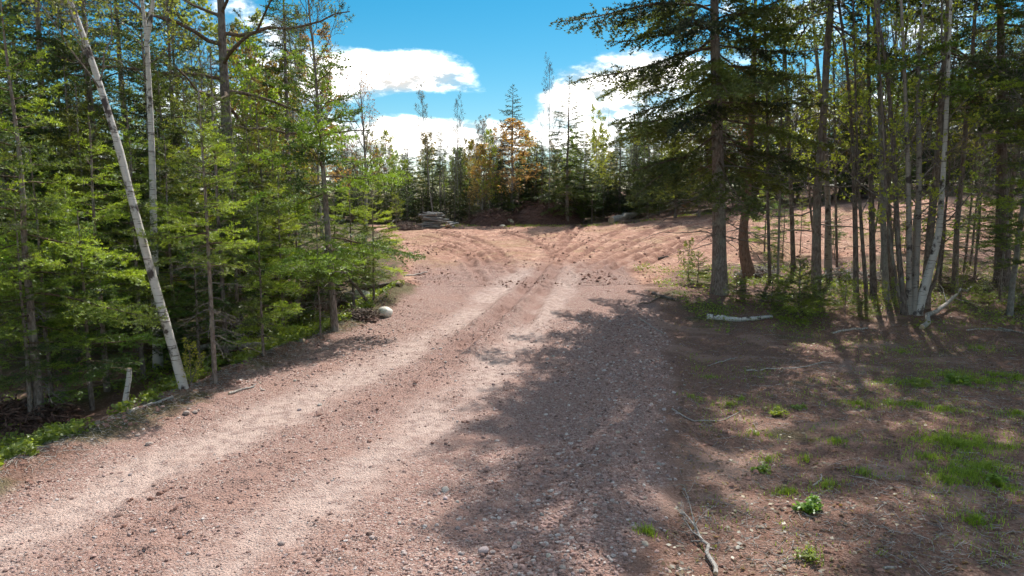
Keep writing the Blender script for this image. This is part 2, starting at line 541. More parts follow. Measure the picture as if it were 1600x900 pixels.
# pebbles: colour from the per-stone value
M_GRAVEL, nt = mat('gravel_stones')
av = node(nt, 'ShaderNodeAttribute', attribute_name='var')
col = ramp(nt, av.outputs['Fac'], [(0.0, (0.13, 0.08, 0.066)), (0.22, (0.25, 0.155, 0.13)), (0.45, (0.37, 0.25, 0.22)), (0.62, (0.42, 0.265, 0.225)), (0.8, (0.42, 0.35, 0.32)), (1.0, (0.62, 0.55, 0.51))])
g = node(nt, 'ShaderNodeNewGeometry')
nz = node(nt, 'ShaderNodeTexNoise', ins={'Vector': g.outputs['Position'], 'Scale': 60.0, 'Detail': 3.0})
col = mixc(nt, 0.5, col, mixc(nt, 1.0, col, ramp(nt, nz.outputs[0], [(0.3, (0.55, 0.55, 0.55)), (0.7, (1.4, 1.4, 1.4))]), 'MULTIPLY'))
finish(nt, col, 0.85, nz.outputs[0], 0.25, 0.3, 0.004)

# the ground: one material, the soil kinds given by attributes
M_GROUND, nt = mat('red_soil')
g = node(nt, 'ShaderNodeNewGeometry')
POS = g.outputs['Position']


def attr(n):
    return node(nt, 'ShaderNodeAttribute', attribute_name=n).outputs['Fac']


def tnoise(scale, detail=5.0, rough=0.6):
    return node(nt, 'ShaderNodeTexNoise', ins={'Vector': POS, 'Scale': scale, 'Detail': detail, 'Roughness': rough}).outputs[0]


nA, nB, nC, nD = tnoise(1.1), tnoise(7.0, 6), tnoise(34.0, 4), tnoise(0.35, 3)
vor = node(nt, 'ShaderNodeTexVoronoi', ins={'Vector': POS, 'Scale': 44.0})
vor2 = node(nt, 'ShaderNodeTexVoronoi', ins={'Vector': POS, 'Scale': 95.0})
vsep = node(nt, 'ShaderNodeSeparateColor', ins={0: vor.outputs['Color']})
vsep2 = node(nt, 'ShaderNodeSeparateColor', ins={0: vor2.outputs['Color']})
gr = ramp(nt, vsep.outputs[0], [(0.0, (0.17, 0.10, 0.085)), (0.35, (0.31, 0.195, 0.17)), (0.7, (0.40, 0.275, 0.245)), (0.93, (0.44, 0.36, 0.335)), (1.0, (0.6, 0.55, 0.52))])
gr2 = ramp(nt, vsep2.outputs[0], [(0.0, (0.18, 0.10, 0.08)), (0.4, (0.31, 0.20, 0.17)), (0.8, (0.38, 0.28, 0.25)), (1.0, (0.5, 0.45, 0.42))])
gravel = mixc(nt, ramp(nt, nB, [(0.42, (0, 0, 0)), (0.58, (1, 1, 1))]), gr, gr2)
gravel = mixc(nt, 1.0, gravel, (1.02, 0.96, 0.91), 'MULTIPLY')
gravel = mixc(nt, ramp(nt, nA, [(0.48, (0, 0, 0)), (0.66, (0.7, 0.7, 0.7))]), gravel, (0.37, 0.225, 0.18))
lane_c = mixc(nt, nC, (0.45, 0.325, 0.275), (0.59, 0.45, 0.39))
lane_c = mixc(nt, ramp(nt, nB, [(0.45, (0, 0, 0)), (0.62, (0.8, 0.8, 0.8))]), lane_c, gr2)
road_c = mixc(nt, attr('lane'), gravel, lane_c)
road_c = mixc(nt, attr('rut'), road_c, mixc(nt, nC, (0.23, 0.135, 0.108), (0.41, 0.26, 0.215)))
clr = mixc(nt, nB, (0.38, 0.19, 0.13), (0.61, 0.36, 0.255))
clr = mixc(nt, ramp(nt, nA, [(0.40, (0, 0, 0)), (0.60, (1, 1, 1))]), clr, mixc(nt, nC, (0.55, 0.325, 0.23), (0.76, 0.51, 0.385)))
clr = mixc(nt, ramp(nt, nD, [(0.52, (0, 0, 0)), (0.62, (0.55, 0.55, 0.55))]), clr, mixc(nt, nC, (0.24, 0.19, 0.07), (0.42, 0.33, 0.16)))
cr3 = ramp(nt, tnoise(3.1, 6, 0.72), [(0.38, (0, 0, 0)), (0.58, (0.85, 0.85, 0.85))])
clr = mixc(nt, cr3, clr, mixc(nt, nC, (0.27, 0.13, 0.09), (0.40, 0.22, 0.16)))
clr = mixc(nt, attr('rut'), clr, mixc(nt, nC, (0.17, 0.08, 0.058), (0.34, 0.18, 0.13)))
lit = ramp(nt, nC, [(0.25, (0.08, 0.046, 0.035)), (0.45, (0.19, 0.113, 0.086)), (0.6, (0.29, 0.185, 0.145)), (0.8, (0.48, 0.36, 0.29))])
lit = mixc(nt, ramp(nt, nB, [(0.42, (0, 0, 0)), (0.7, (0.9, 0.9, 0.9))]), lit, (0.22, 0.115, 0.084))
lit = mixc(nt, attr('bare'), lit, mixc(nt, nC, (0.30, 0.19, 0.145), (0.40, 0.26, 0.205)))
lit = mixc(nt, attr('moss'), lit, mixc(nt, nC, (0.03, 0.05, 0.015), (0.09, 0.12, 0.03)))
c = mixc(nt, attr('clear'), lit, clr)
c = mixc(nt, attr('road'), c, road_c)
hh = node(nt, 'ShaderNodeMath', operation='MULTIPLY_ADD', ins={0: vor.outputs['Distance'], 1: -1.0, 2: nB})
hh2 = node(nt, 'ShaderNodeMath', operation='MULTIPLY_ADD', ins={0: nC, 1: 0.7, 2: hh.outputs[0]})
hh3 = node(nt, 'ShaderNodeMath', operation='MULTIPLY_ADD', ins={0: tnoise(17.0, 5, 0.7), 1: 1.6, 2: hh2.outputs[0]})
cb_ = node(nt, 'ShaderNodeMath', operation='MULTIPLY', ins={0: attr('clear'), 1: tnoise(4.5, 6, 0.72)})
hh4 = node(nt, 'ShaderNodeMath', operation='MULTIPLY_ADD', ins={0: cb_.outputs[0], 1: 6.0, 2: hh3.outputs[0]})
finish(nt, c, 0.92, hh4.outputs[0], 0.12, 0.8, 0.024)

# ------------------------------------------------------------------ object helpers


def link(o):
    COL.objects.link(o)
    return o


def tag(o, label=None, cat=None, group=None, kind=None):
    for k, v in (('label', label), ('category', cat), ('group', group), ('kind', kind)):
        if v:
            o[k] = v
    return o


def empty(name, loc, rz=0.0, sc=1.0):
    o = bpy.data.objects.new(name, None)
    o.empty_display_size = 0.2
    o.location = loc
    o.rotation_euler = (0, 0, rz)
    o.scale = (sc, sc, sc) if np.isscalar(sc) else sc
    return link(o)


def child(name, me, parent, color=None):
    o = bpy.data.objects.new(name, me)
    o.parent = parent
    if color:
        o.color = (*color, 1)
    return link(o)


def single(name, me, loc=(0, 0, 0), rz=0.0, sc=1.0, color=None, **tags):
    o = bpy.data.objects.new(name, me)
    o.location = loc
    o.rotation_euler = (0, 0, rz)
    o.scale = (sc, sc, sc) if np.isscalar(sc) else sc
    if color:
        o.color = (*color, 1)
    tag(o, **tags)
    return link(o)


# ------------------------------------------------------------------ ground sheet
ys = [-60, -30, -15, -8, -4, -1, 1, 2.5, 3.5]
y = 4.0
while y < 62:
    ys.append(y)
    y += 0.0058 * y
while y < 900:
    ys.append(y)
    y += max(0.5, 0.06 * (y - 50))
xs = list(np.arange(-6.6, 6.6, 0.048))
x = 6.6
st = 0.05
right = []
while x < 700:
    right.append(x)
    st = st * 1.04 if x < 40 else st * 1.3
    x += st
xs = sorted([-v for v in right] + [v for v in xs if v < 6.58] + right)
xs = np.array(sorted(set(np.round(xs, 4))))
xs = xs[np.concatenate([[True], np.diff(xs) > 0.01])]
ys = np.array(ys)
GX, GY = np.meshgrid(xs, ys)
gx, gy = GX.ravel(), GY.ravel()
zr, zl, zu, zuz, zc = zones(gx, gy)
gz = macro(gx, gy) + detail(gx, gy, zr, zl, zu, zuz, zc)
nx, ny = len(xs), len(ys)
i = np.arange(ny - 1)[:, None] * nx + np.arange(nx - 1)[None]
quads = np.stack([i, i + 1, i + nx + 1, i + nx], -1).reshape(-1, 4)
Z2 = gz.reshape(ny, nx)
nrm = np.stack([-np.gradient(Z2, axis=1) / np.gradient(xs)[None], -np.gradient(Z2, axis=0) / np.gradient(ys)[:, None], np.ones_like(Z2)], -1).reshape(-1, 3)
nrm = unit(nrm)
bare = np.clip(1.25 * np.exp(-(((gx - 2.55) / 0.62) ** 2 + ((gy - 7.75) / 0.6) ** 2)) + fbm(gx * 3, gy * 3, 3, 91) * 0.5 - 0.15, 0, 1)
bare = np.maximum(bare, sstep(0.12, 0.24, fbm(gx * 0.9, gy * 1.6, 4, 92)) * 0.8)
moss = sstep(0.02, 0.2, fbm(gx * 0.8, gy * 0.8, 4, 93) + 0.10 * (gx < -4) - 0.22 * (gx > 0) + 0.2 * (gy > 16)) * 0.6
fc = quads.mean(1)
cls = np.where(zc[quads].mean(1) > 0.5, 2, 0)
cls = np.where((zr[quads].mean(1) > 0.5), 1, cls)
for k, nm in ((0, 'ground'), (1, 'gravel_road'), (2, 'clearing_ground')):
    Fk = quads[cls == k]
    used, inv = np.unique(Fk, return_inverse=True)
    b = Buf()
    b.add(np.stack([gx, gy, gz], 1)[used], inv.reshape(-1, 4), 0, 0.5, True)
    me = b.mesh(nm, [M_GROUND])
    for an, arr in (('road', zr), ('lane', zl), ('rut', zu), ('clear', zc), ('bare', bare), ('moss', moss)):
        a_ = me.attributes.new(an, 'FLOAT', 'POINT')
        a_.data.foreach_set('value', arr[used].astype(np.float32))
    me.normals_split_custom_set_from_vertices(nrm[used].tolist())
    o = single(nm, me)
    o['kind'] = 'structure'
    if k == 1:
        ROAD = o
print('ground verts', len(gx))

# ------------------------------------------------------------------ tree builders


def trunk_buf(P, r0, r1, k=10, flare=1.35, seed=0, mat_i=0, power=0.9):
    P = np.asarray(P, float)
    n = len(P)
    t = np.linspace(0, 1, n)
    rad = r0 + (r1 - r0) * t ** power
    h = np.linalg.norm(np.diff(P, axis=0), axis=1)
    h = np.concatenate([[0], np.cumsum(h)])
    rad = rad * (1 + (flare - 1) * np.exp(-h / (r0 * 2.5)))
    rng = np.random.default_rng(seed)
    rad = rad * (1 + rng.normal(0, 0.03, n))
    b = Buf()
    V, Q = tubes(P[None], rad[None], k)
    b.add(V, Q, mat_i, 0.5, True)
    return b, rad


def wander(rng, H, n=14, amp=0.05, lean=(0, 0), sink=0.25):
    t = np.linspace(0, 1, n)
    w = np.cumsum(rng.normal(0, amp * H / n, (n, 2)), 0)
    w = w - w[0]
    P = np.stack([w[:, 0] + lean[0] * H * t, w[:, 1] + lean[1] * H * t, H * t], 1)
    return np.vstack([P[0] - [lean[0] * sink, lean[1] * sink, sink], P])


def along(P, z):
    return np.stack([np.interp(z, P[:, 2], P[:, i]) for i in range(3)], 1)


def needles(rng, buf, P, L, spacing, nl, nw, s0=0.0, var=None, mat_i=1, thin=1.0):
    """triangles of needles along polylines P (C,M,3) of length L"""
    if len(P) == 0:
        return
    cnt = np.maximum((L * (1 - s0) / spacing * thin).astype(int), 2)
    idx = np.repeat(np.arange(len(P)), cnt)
    k = np.concatenate([np.arange(c) for c in cnt])
    s = s0 + (1 - s0) * (k + rng.uniform(0, 1, len(k))) / np.repeat(cnt, cnt)
    p, T = sample(P[idx], np.clip(s, 0, 0.999))
    ref = np.where(np.abs(T[:, 2:3]) > 0.9, np.array([[1., 0, 0]]), np.array([[0, 0, 1.]]))
    U = unit(np.cross(ref, T))
    W = np.cross(T, U)
    v = (rng.uniform(0, 1, len(P)) if var is None else var)[idx]
    v = np.clip(v + rng.normal(0, 0.12, len(v)) + 0.25 * (s > 0.75), 0, 1)
    for sidegn, p_keep in ((0.0, 1.0), (np.pi, 1.0), (np.pi / 2, 0.55)):
        keep = rng.uniform(0, 1, len(p)) < p_keep
        pp, TT, UU, WW, vv = p[keep], T[keep], U[keep], W[keep], v[keep]
        ph = sidegn + rng.normal(0, 0.5, len(pp))
        out = np.cos(ph)[:, None] * UU + np.sin(ph)[:, None] * WW
        ln = nl * rng.uniform(0.7, 1.25, len(pp))[:, None]
        a = pp - TT * nw * 0.5
        b_ = pp + TT * nw * 0.5
        c_ = pp + TT * ln * rng.uniform(0.3, 0.9, len(pp))[:, None] + out * ln
        V = np.stack([a, b_, c_], 1).reshape(-1, 3)
        buf.add(V, np.arange(len(V)).reshape(-1, 3), mat_i, np.repeat(vv, 3))


def conifer(seed, H, r0, base, Lmax, nbr, lo=-12, hi=40, sag=0.18, upt=0.16, spacing=0.021, nl=0.036, twig_sp=0.09, shape=0.8, gap=0.0,
            dead=14, dead_len=0.9, lean=(0, 0), amp=0.02, P=None, lowfull=0.15, thin=1.0, bark=None, irregular=0.25, sidebias=None, twl=0.5, deadz=0.12, nwf=0.72, tdroop=-0.06):
    rng = np.random.default_rng(seed)
    if P is None:
        P = wander(rng, H, 16, amp, lean)
    tb, rad = trunk_buf(P, r0, 0.008, 10 if r0 > 0.1 else 8, 1.3, seed)
    t = np.sort((np.arange(nbr) + rng.uniform(0, 1, nbr)) / nbr) ** 0.92
    if gap:
        keep = fbm(t * 9, np.full(nbr, seed * 1.7), 2, seed) + 0.5 > gap
        t = t[keep]
    n = len(t)
    z = base + (H - base) * t * 0.985
    az = np.arange(n) * 2.39996 + rng.normal(0, 0.35, n)
    prof = ((1 - t) ** shape) * (lowfull + (1 - lowfull) * np.clip(t / 0.22 + 0.35, 0, 1))
    L = Lmax * prof * rng.uniform(1 - irregular * 1.5, 1 + irregular, n) + 0.10
    if sidebias is not None:
        L = L * (1 + sidebias[1] * np.cos(az - sidebias[0]))
    inc = np.radians(lo + (hi - lo) * t ** 1.3) + rng.normal(0, 0.09, n)
    M = 8
    s = np.linspace(0, 1, M)
    hor = L[:, None] * s * np.cos(inc)[:, None]
    ver = L[:, None] * (np.sin(inc)[:, None] * s - sag * s ** 2 + upt * s ** 3)
    azs = az[:, None] + rng.normal(0, 0.25, (n, 1)) * s
    org = along(P, z)
    B = org[:, None] + np.stack([np.cos(azs) * hor, np.sin(azs) * hor, ver], -1)
    B += np.cumsum(rng.normal(0, 0.012, (n, M, 3)), 1) * L[:, None, None] * (s > 0)[None, :, None]
    cb = Buf()
    br = np.clip(0.009 * L + 0.004, 0.004, r0 * 0.45)
    V, Q = tubes(B, br[:, None] * (1 - 0.8 * s)[None], 4)
    cb.add(V, Q, 0, 0.5, True)
    # side shoots, two to a node, in the plane of the branch
    cnt = np.maximum((L * 2 * 0.85 / twig_sp).astype(int), 4)
    T1, L1, i1, s1 = spawn(rng, B, cnt, 0.16, 0.99, R(52), 0.17, lambda s_, lp: lp * twl * (1 - s_) ** 0.85 * np.clip(s_ * 3, 0.3, 1) + 0.06, 4, tdroop, 0.05, 0.28, True)
    bv = rng.uniform(0.05, 0.95, n)
    V, Q = tubes(T1, np.repeat((0.0035 * np.ones(len(T1)))[:, None], 4, 1) * np.array([1, .8, .6, .4]), 3)
    cb.add(V, Q, 0, 0.5, True)
    big = L1 > 0.2
    T1b, L1b, v1b = T1[big], L1[big], np.clip(bv[i1[big]], 0, 1)
    cnt2 = np.clip((L1b * 2 * 0.8 / (twig_sp * 1.15)).astype(int), 2, 24)
    T2, L2, i2, s2 = spawn(rng, T1b, cnt2, 0.2, 0.97, R(48), 0.2, lambda s_, lp: lp * 0.48 * (1 - s_) ** 0.8 + 0.045, 3, -0.05, 0.05, 0.35, True)
    needles(rng, cb, B, L, spacing, nl, spacing * nwf, 0.3, bv, 1, thin)
    needles(rng, cb, T1, L1, spacing, nl, spacing * nwf, 0.06, bv[i1], 1, thin)
    needles(rng, cb, T2, L2, spacing, nl, spacing * nwf, 0.0, v1b[i2], 1, thin)
    # dead lower branches
    db = None
    if dead:
        zd = rng.uniform(deadz * H * 0.5 + 0.2, base + 0.15 * (H - base), dead)
        ad = rng.uniform(0, 6.283, dead)
        Ld = dead_len * rng.uniform(0.35, 1.2, dead)
        D = along(P, zd)[:, None] + np.stack([np.cos(ad)[:, None] * Ld[:, None] * s, np.sin(ad)[:, None] * Ld[:, None] * s, Ld[:, None] * (rng.normal(-0.05, 0.15, (dead, 1)) * s - 0.15 * s ** 2)], -1)
        D += np.cumsum(rng.normal(0, 0.02, (dead, M, 3)), 1) * Ld[:, None, None] * (s > 0)[None, :, None]
        db = Buf()
        V, Q = tubes(D, (0.004 + 0.006 * Ld)[:, None] * (1 - 0.75 * s)[None], 4)
        db.add(V, Q, 0, 0.5, True)
        t1, l1, a1, q1 = spawn(rng, D, np.full(dead, 7), 0.25, 0.98, R(50), 0.3, lambda s_, lp: lp * 0.4 * (1 - 0.6 * s_), 4, -0.08, 0.09, 0.5, True)
        V, Q = tubes(t1, np.repeat(np.full((len(t1), 1), 0.0028), 4, 1) * np.array([1, .8, .6, .35]), 3)
        db.add(V, Q, 0, 0.5, True)
        t2, l2, a2, q2 = spawn(rng, t1, np.full(len(t1), 3), 0.3, 0.95, R(45), 0.3, lambda s_, lp: lp * 0.4, 3, -0.05, 0.09, 0.5, True)
        V, Q = tubes(t2, np.repeat(np.full((len(t2), 1), 0.0018), 3, 1), 3)
        db.add(V, Q, 0, 0.5, True)
    bk = bark or M_BARK
    return {'trunk': tb.mesh('trunk', [bk]), 'crown': cb.mesh('crown', [M_TWIG_LIVE, M_NEEDLE]), 'dead_branches': db.mesh('dead_branches', [M_TWIG]) if db else None, 'H': H}


def leaves(rng, buf, P, per, size, mat_i, s0=0.2, droop=0.3, clump=None):
    if len(P) == 0:
        return
    n = len(P) * per
    idx = np.repeat(np.arange(len(P)), per)
    s = rng.uniform(s0, 1.0, n)
    p, T = sample(P[idx], s)
    D = unit(T * 0.5 + rng.normal(0, 0.8, (n, 3)) - np.array([0, 0, droop]))
    S = unit(np.cross(D, rng.normal(0, 1, (n, 3))))
    l = size * rng.uniform(0.6, 1.3, n)[:, None]
    a = p
    b_ = p + D * l * 0.5 + S * l * 0.38
    c_ = p + D * l
    d_ = p + D * l * 0.5 - S * l * 0.38
    V = np.stack([a, b_, c_, d_], 1).reshape(-1, 3)
    buf.add(V, np.arange(len(V)).reshape(-1, 4), mat_i, np.repeat(rng.uniform(0, 1, n), 4))


def broadleaf(seed, H, r0, crown0=0.35, nlimb=16, limb_len=0.32, ang=42, up=0.22, n2=7, n3=6, n4=3, leaf=0, leaf_size=0.045, bark=None, twig=None,
              P=None, lean=(0, 0), amp=0.05, stems=None, twig_r=0.0030, wig=0.06, topfork=False, ltop=0.35, r1=0.012, leaf_mat=None):
    """tapered stem(s), limbs, branches, twigs and leaf faces. stems: list of polylines for a clump"""
    rng = np.random.default_rng(seed)
    if stems is None:
        stems = [P if P is not None else wander(rng, H, 14, amp, lean)]
    tb = Buf()
    cb = Buf()
    tms = []
    for q, S in enumerate(stems):
        S = np.asarray(S, float)
        rr = r0 if np.isscalar(r0) else r0[q]
        b, rad = trunk_buf(S, rr, r1, 9 if rr > 0.06 else 7, 1.3, seed + q)
        bm = Buf()
        bm.v, bm.f, bm.n, bm.a = b.v, b.f, b.n, b.a
        tms.append(bm)
        Hs = np.linalg.norm(np.diff(S, axis=0), axis=1).sum()
        nl_ = nlimb if np.isscalar(nlimb) else nlimb[q]
        A, LA, ia, sa = spawn(rng, S[None], [nl_], crown0, 0.97, R(ang), 0.16, lambda s_, lp: Hs * limb_len * (1 - s_ + ltop * 0.5) ** 0.7, 7, up, wig)
        rA = np.clip(0.011 * LA, 0.006, rr * 0.55)
        V, Q = tubes(A, rA[:, None] * np.linspace(1, 0.3, 7)[None], 5)
        cb.add(V, Q, 0, 0.5, True)
        A2, L2, i2, s2 = spawn(rng, A, np.full(len(A), n2), 0.22, 0.98, R(40), 0.2, lambda s_, lp: lp * 0.45 * (1.15 - s_), 5, up * 0.8, wig)
        V, Q = tubes(A2, np.clip(0.007 * L2, 0.0035, 0.02)[:, None] * np.linspace(1, 0.4, 5)[None], 4)
        cb.add(V, Q, 0, 0.5, True)
        A3, L3, i3, s3 = spawn(rng, A2, np.full(len(A2), n3), 0.2, 0.98, R(38), 0.25, lambda s_, lp: lp * 0.5 * (1.1 - s_) + 0.08, 4, up * 0.5, wig)
        V, Q = tubes(A3, np.full((len(A3), 4), twig_r) * np.array([1, .85, .7, .5]), 3)
        cb.add(V, Q, 0, 0.5, True)
        src = A3
        if n4:
            A4, L4, i4, s4 = spawn(rng, A3, np.full(len(A3), n4), 0.25, 0.98, R(36), 0.25, lambda s_, lp: lp * 0.5 + 0.04, 3, 0.05, wig)
            V, Q = tubes(A4, np.full((len(A4), 3), twig_r * 0.62), 3)
            cb.add(V, Q, 0, 0.5, True)
            src = A4
        if leaf:
            leaves(rng, cb, src, leaf, leaf_size, 1)
    out = {'trunk': [b.mesh('trunk', [bark or M_BARK_GREY]) for b in tms], 'crown': cb.mesh('crown', [twig or M_TWIG, leaf_mat or M_LEAF]), 'H': H}
    return out


def pine(seed, H, r0, base, nl=26, Lmax=3.4, bark=None, P=None, tl=0.10, per=18, drop=0.0):
    rng = np.random.default_rng(seed)
    if P is None:
        P = wander(rng, H, 14, 0.03)
    tb, rad = trunk_buf(P, r0, 0.03, 11, 1.35, seed)
    S = P[1:]
    t = (np.arange(nl) + rng.uniform(0, 1, nl)) / nl
    z = base + (H - base) * t
    az = np.arange(nl) * 2.39996 + rng.normal(0, .3, nl)
    L = Lmax * (1 - 0.75 * t ** 1.5) * rng.uniform(0.65, 1.15, nl)
    M = 9
    s = np.linspace(0, 1, M)
    inc = R(-2) + R(32) * t + rng.normal(0, 0.14, nl)
    B = along(S, z)[:, None] + np.stack([np.cos(az)[:, None] * L[:, None] * s, np.sin(az)[:, None] * L[:, None] * s, L[:, None] * (np.sin(inc)[:, None] * s - drop * s ** 2 + 0.12 * s ** 3)], -1)
    B += np.cumsum(rng.normal(0, 0.018, (nl, M, 3)), 1) * L[:, None, None] * (s > 0)[None, :, None]
    cb = Buf()
    V, Q = tubes(B, np.clip(0.014 * L, 0.01, r0 * .4)[:, None] * (1 - 0.72 * s)[None], 6)
    cb.add(V, Q, 0, 0.5, True)
    A, LA, ia, sa = spawn(rng, B, np.full(nl, 9), 0.3, 0.99, R(48), 0.25, lambda s_, lp: lp * 0.38 * (1.15 - s_) + 0.1, 5, 0.12, 0.06, 0.5, True)
    V, Q = tubes(A, np.clip(0.008 * LA, 0.004, 0.02)[:, None] * np.linspace(1, .4, 5)[None], 4)
    cb.add(V, Q, 0, 0.5, True)
    C, LC, ic, sc_ = spawn(rng, A, np.full(len(A), 6), 0.2, 1.0, R(42), 0.3, lambda s_, lp: lp * 0.4 * (1.1 - s_) + 0.06, 3, 0.15, 0.06)
    V, Q = tubes(C, np.full((len(C), 3), 0.003), 3)
    cb.add(V, Q, 0, 0.5, True)
    # needle tufts on the outer half of each shoot
    for src, s0, cnt in ((C, 0.45, 2), (A, 0.75, 2)):
        idx = np.repeat(np.arange(len(src)), cnt * per)
        ss = s0 + (1 - s0) * (np.tile(np.repeat(np.arange(cnt), per), len(src)) + 0.9) / cnt
        p, T = sample(src[idx], np.clip(ss, 0, 0.999))
        D = unit(T * 0.7 + rng.normal(0, 0.62, p.shape) + [0, 0, 0.15])
        Sd = unit(np.cross(D, rng.normal(0, 1, p.shape))) * 0.0042
        ln = tl * rng.uniform(0.7, 1.2, len(p))[:, None]
        V = np.stack([p - Sd, p + Sd, p + D * ln], 1).reshape(-1, 3)
        cb.add(V, np.arange(len(V)).reshape(-1, 3), 1, np.repeat(np.repeat(rng.uniform(0, 1, len(src)), cnt * per), 3))
    return {'trunk': tb.mesh('trunk', [bark or M_BARK_DARK]), 'crown': cb.mesh('crown', [M_TWIG_LIVE, M_NEEDLE]), 'H': H}


def plant_tree(name, kit, loc, rz=0.0, sc=1.0, color=(0.06, 0.10, 0.03), label=None, cat='tree', group=None):
    root = empty(name, loc, rz, sc)
    tag(root, label, cat, group)
    tr = kit['trunk']
    for t_ in (tr if isinstance(tr, list) else [tr]):
        child('trunk' if not isinstance(tr, list) or len(tr) == 1 else 'stem', t_, root)
    child('crown', kit['crown'], root, color)
    if kit.get('dead_branches'):
        child('dead_branches', kit['dead_branches'], root)
    return root


def count(kit):
    n = 0
    for m in kit.values():
        for q in (m if isinstance(m, list) else [m]):
            if hasattr(q, 'polygons'):
                n += len(q.loops) - 2 * len(q.polygons)
    return n


KIT = {}


def gpos(px, py):
    p = ground_at(px, py)
    return np.array([p[0], p[1], surf1(p[0], p[1])])


def top_at(px, py, Y, z0):
    return at(px, py, Y)[2] - z0


FIR = (0.135, 0.22, 0.056)
FIR_Y = (0.205, 0.295, 0.062)
SPR = (0.07, 0.105, 0.04)
SPR_D = (0.042, 0.066, 0.034)
rs = random.Random(4)


# kits ---------------------------------------------------------------
KIT['fir_a'] = conifer(11, 5.2, 0.055, 0.9, 1.45, 44, lo=-8, hi=42, dead=10, dead_len=0.7, irregular=.3)
KIT['fir_b'] = conifer(12, 4.0, 0.05, 0.45, 1.35, 40, lo=-6, hi=45, dead=6, dead_len=0.5)
KIT['fir_c'] = conifer(13, 6.6, 0.075, 1.3, 1.75, 52, spacing=.024, nl=.04, twig_sp=.105, lo=-14, hi=40, dead=16, dead_len=0.9, irregular=.32, amp=.03)
KIT['fir_sparse'] = conifer(14, 5.0, 0.05, 1.7, 1.05, 40, lo=0, hi=45, dead=18, dead_len=0.8, irregular=.35, twig_sp=.1)
KIT['spruce_a'] = conifer(21, 9.5, 0.11, 0.8, 1.75, 105, lo=-22, hi=38, sag=.25, upt=.2, spacing=.04, nl=.048, nwf=.75, twig_sp=.12, tdroop=-.2, dead=14, dead_len=1.0, shape=.75)
KIT['spruce_b'] = conifer(22, 11.5, 0.13, 2.2, 1.7, 105, lo=-26, hi=35, sag=.25, upt=.2, spacing=.045, nl=.048, twig_sp=.13, nwf=.8, dead=30, dead_len=1.2, shape=.65, gap=.42, irregular=.35)
KIT['spruce_c'] = conifer(23, 13.5, 0.095, 4.5, 2.2, 95, lo=-22, hi=38, sag=.22, upt=.16, spacing=.05, nl=.052, twig_sp=.15, nwf=.8, dead=50, dead_len=1.6, shape=.6, gap=.35, irregular=.3)
KIT['sapling'] = conifer(31, 1.35, 0.018, 0.06, 0.72, 34, lo=2, hi=50, dead=0, spacing=.026, nl=.03, twig_sp=.07, lowfull=.7)
KIT['bare_a'] = broadleaf(41, 9.5, 0.075, .35, 18, .26, 35, .25, 6, 5, 3, 0, bark=M_BARK_GREY, twig_r=.0065)
KIT['bare_b'] = broadleaf(42, 10.5, 0.08, .42, 18, .22, 32, .28, 6, 5, 3, 1, .05, twig_r=.0065, bark=M_BIRCH_DULL, lean=(.05, 0))
KIT['green_a'] = broadleaf(43, 8.5, 0.07, .25, 20, .28, 40, .22, 7, 5, 2, 4, .09, bark=M_BARK_GREY)
KIT['green_b'] = broadleaf(44, 7.0, 0.055, .15, 20, .30, 42, .25, 7, 5, 2, 4, .09, bark=M_BIRCH_DULL)
KIT['maple'] = broadleaf(45, 8.0, 0.07, .18, 22, .30, 38, .26, 7, 5, 2, 5, .08, bark=M_BARK_GREY)
KIT['shrub'] = broadleaf(46, 2.2, 0.02, .1, 14, .42, 45, .15, 6, 4, 0, 4, .055, bark=M_TWIG, twig_r=.002, amp=.1)
KIT['pole'] = broadleaf(47, 9.0, 0.05, .4, 12, .2, 48, .15, 5, 4, 2, 2, .05, bark=M_BARK_DARK, amp=.06)
for k_, v_ in KIT.items():
    print('kit', k_, count(v_))

# ------------------------------------------------------------------ trees told apart in the photograph


def loc_path(pts, Y, base=None, dY=None):
    P = np.array([at(a, b, Y + (dY[i] if dY is not None else 0)) for i, (a, b) in enumerate(pts)])
    t = np.arange(len(P))
    tt = np.linspace(0, len(P) - 1, (len(P) - 1) * 4 + 1)
    Q = np.stack([np.interp(tt, t, P[:, i]) for i in range(3)], 1)
    for _ in range(2):
        Q[1:-1] = 0.25 * Q[:-2] + 0.5 * Q[1:-1] + 0.25 * Q[2:]
    return Q


def sunk(P, d=0.3):
    return np.vstack([P[0] - [0, 0, d], P])


def unique(builder, name, pts, color, label, Y=None, cat='tree', **kw):
    """a tree whose stem follows the photograph, standing at its own place on the ground"""
    b = gpos(*pts[0]) if Y is None else None
    Y = b[1] if Y is None else Y
    W = loc_path(pts, Y)
    base = np.array([W[0][0], Y, surf1(W[0][0], Y)])
    W[:, 2] += base[2] - W[0][2]
    P = sunk(W - base)
    kit = builder(P=P, H=float(P[-1][2]), **kw)
    print('unique', name, count(kit), 'Y', round(float(Y), 1), 'H', round(float(P[-1][2]), 1))
    o = plant_tree(name, kit, base, 0, 1.0, color, label, cat)
    LAND.append((o, label))
    return o


def named(name, kind, px, Y, H, color, label, wide=1.0, tilt=(0, 0), rz=None, cat='tree'):
    """a told-apart tree built from one of the kits"""
    k = KIT[kind]
    x = (px - 800) / F_PX * (Y * cp + (CAM_Z - float(macro((px - 800) / F_PX * Y, Y))) * sp)
    sc = H / k['H']
    o = plant_tree(name, k, (x, Y, surf1(x, Y) - .03), 0, (sc * wide, sc * wide, sc), color, label, cat)
    o.rotation_euler = (tilt[0], tilt[1], (px * 1.7) % 6.28 if rz is None else rz)
    LAND.append((o, label))
    return o


LAND = []
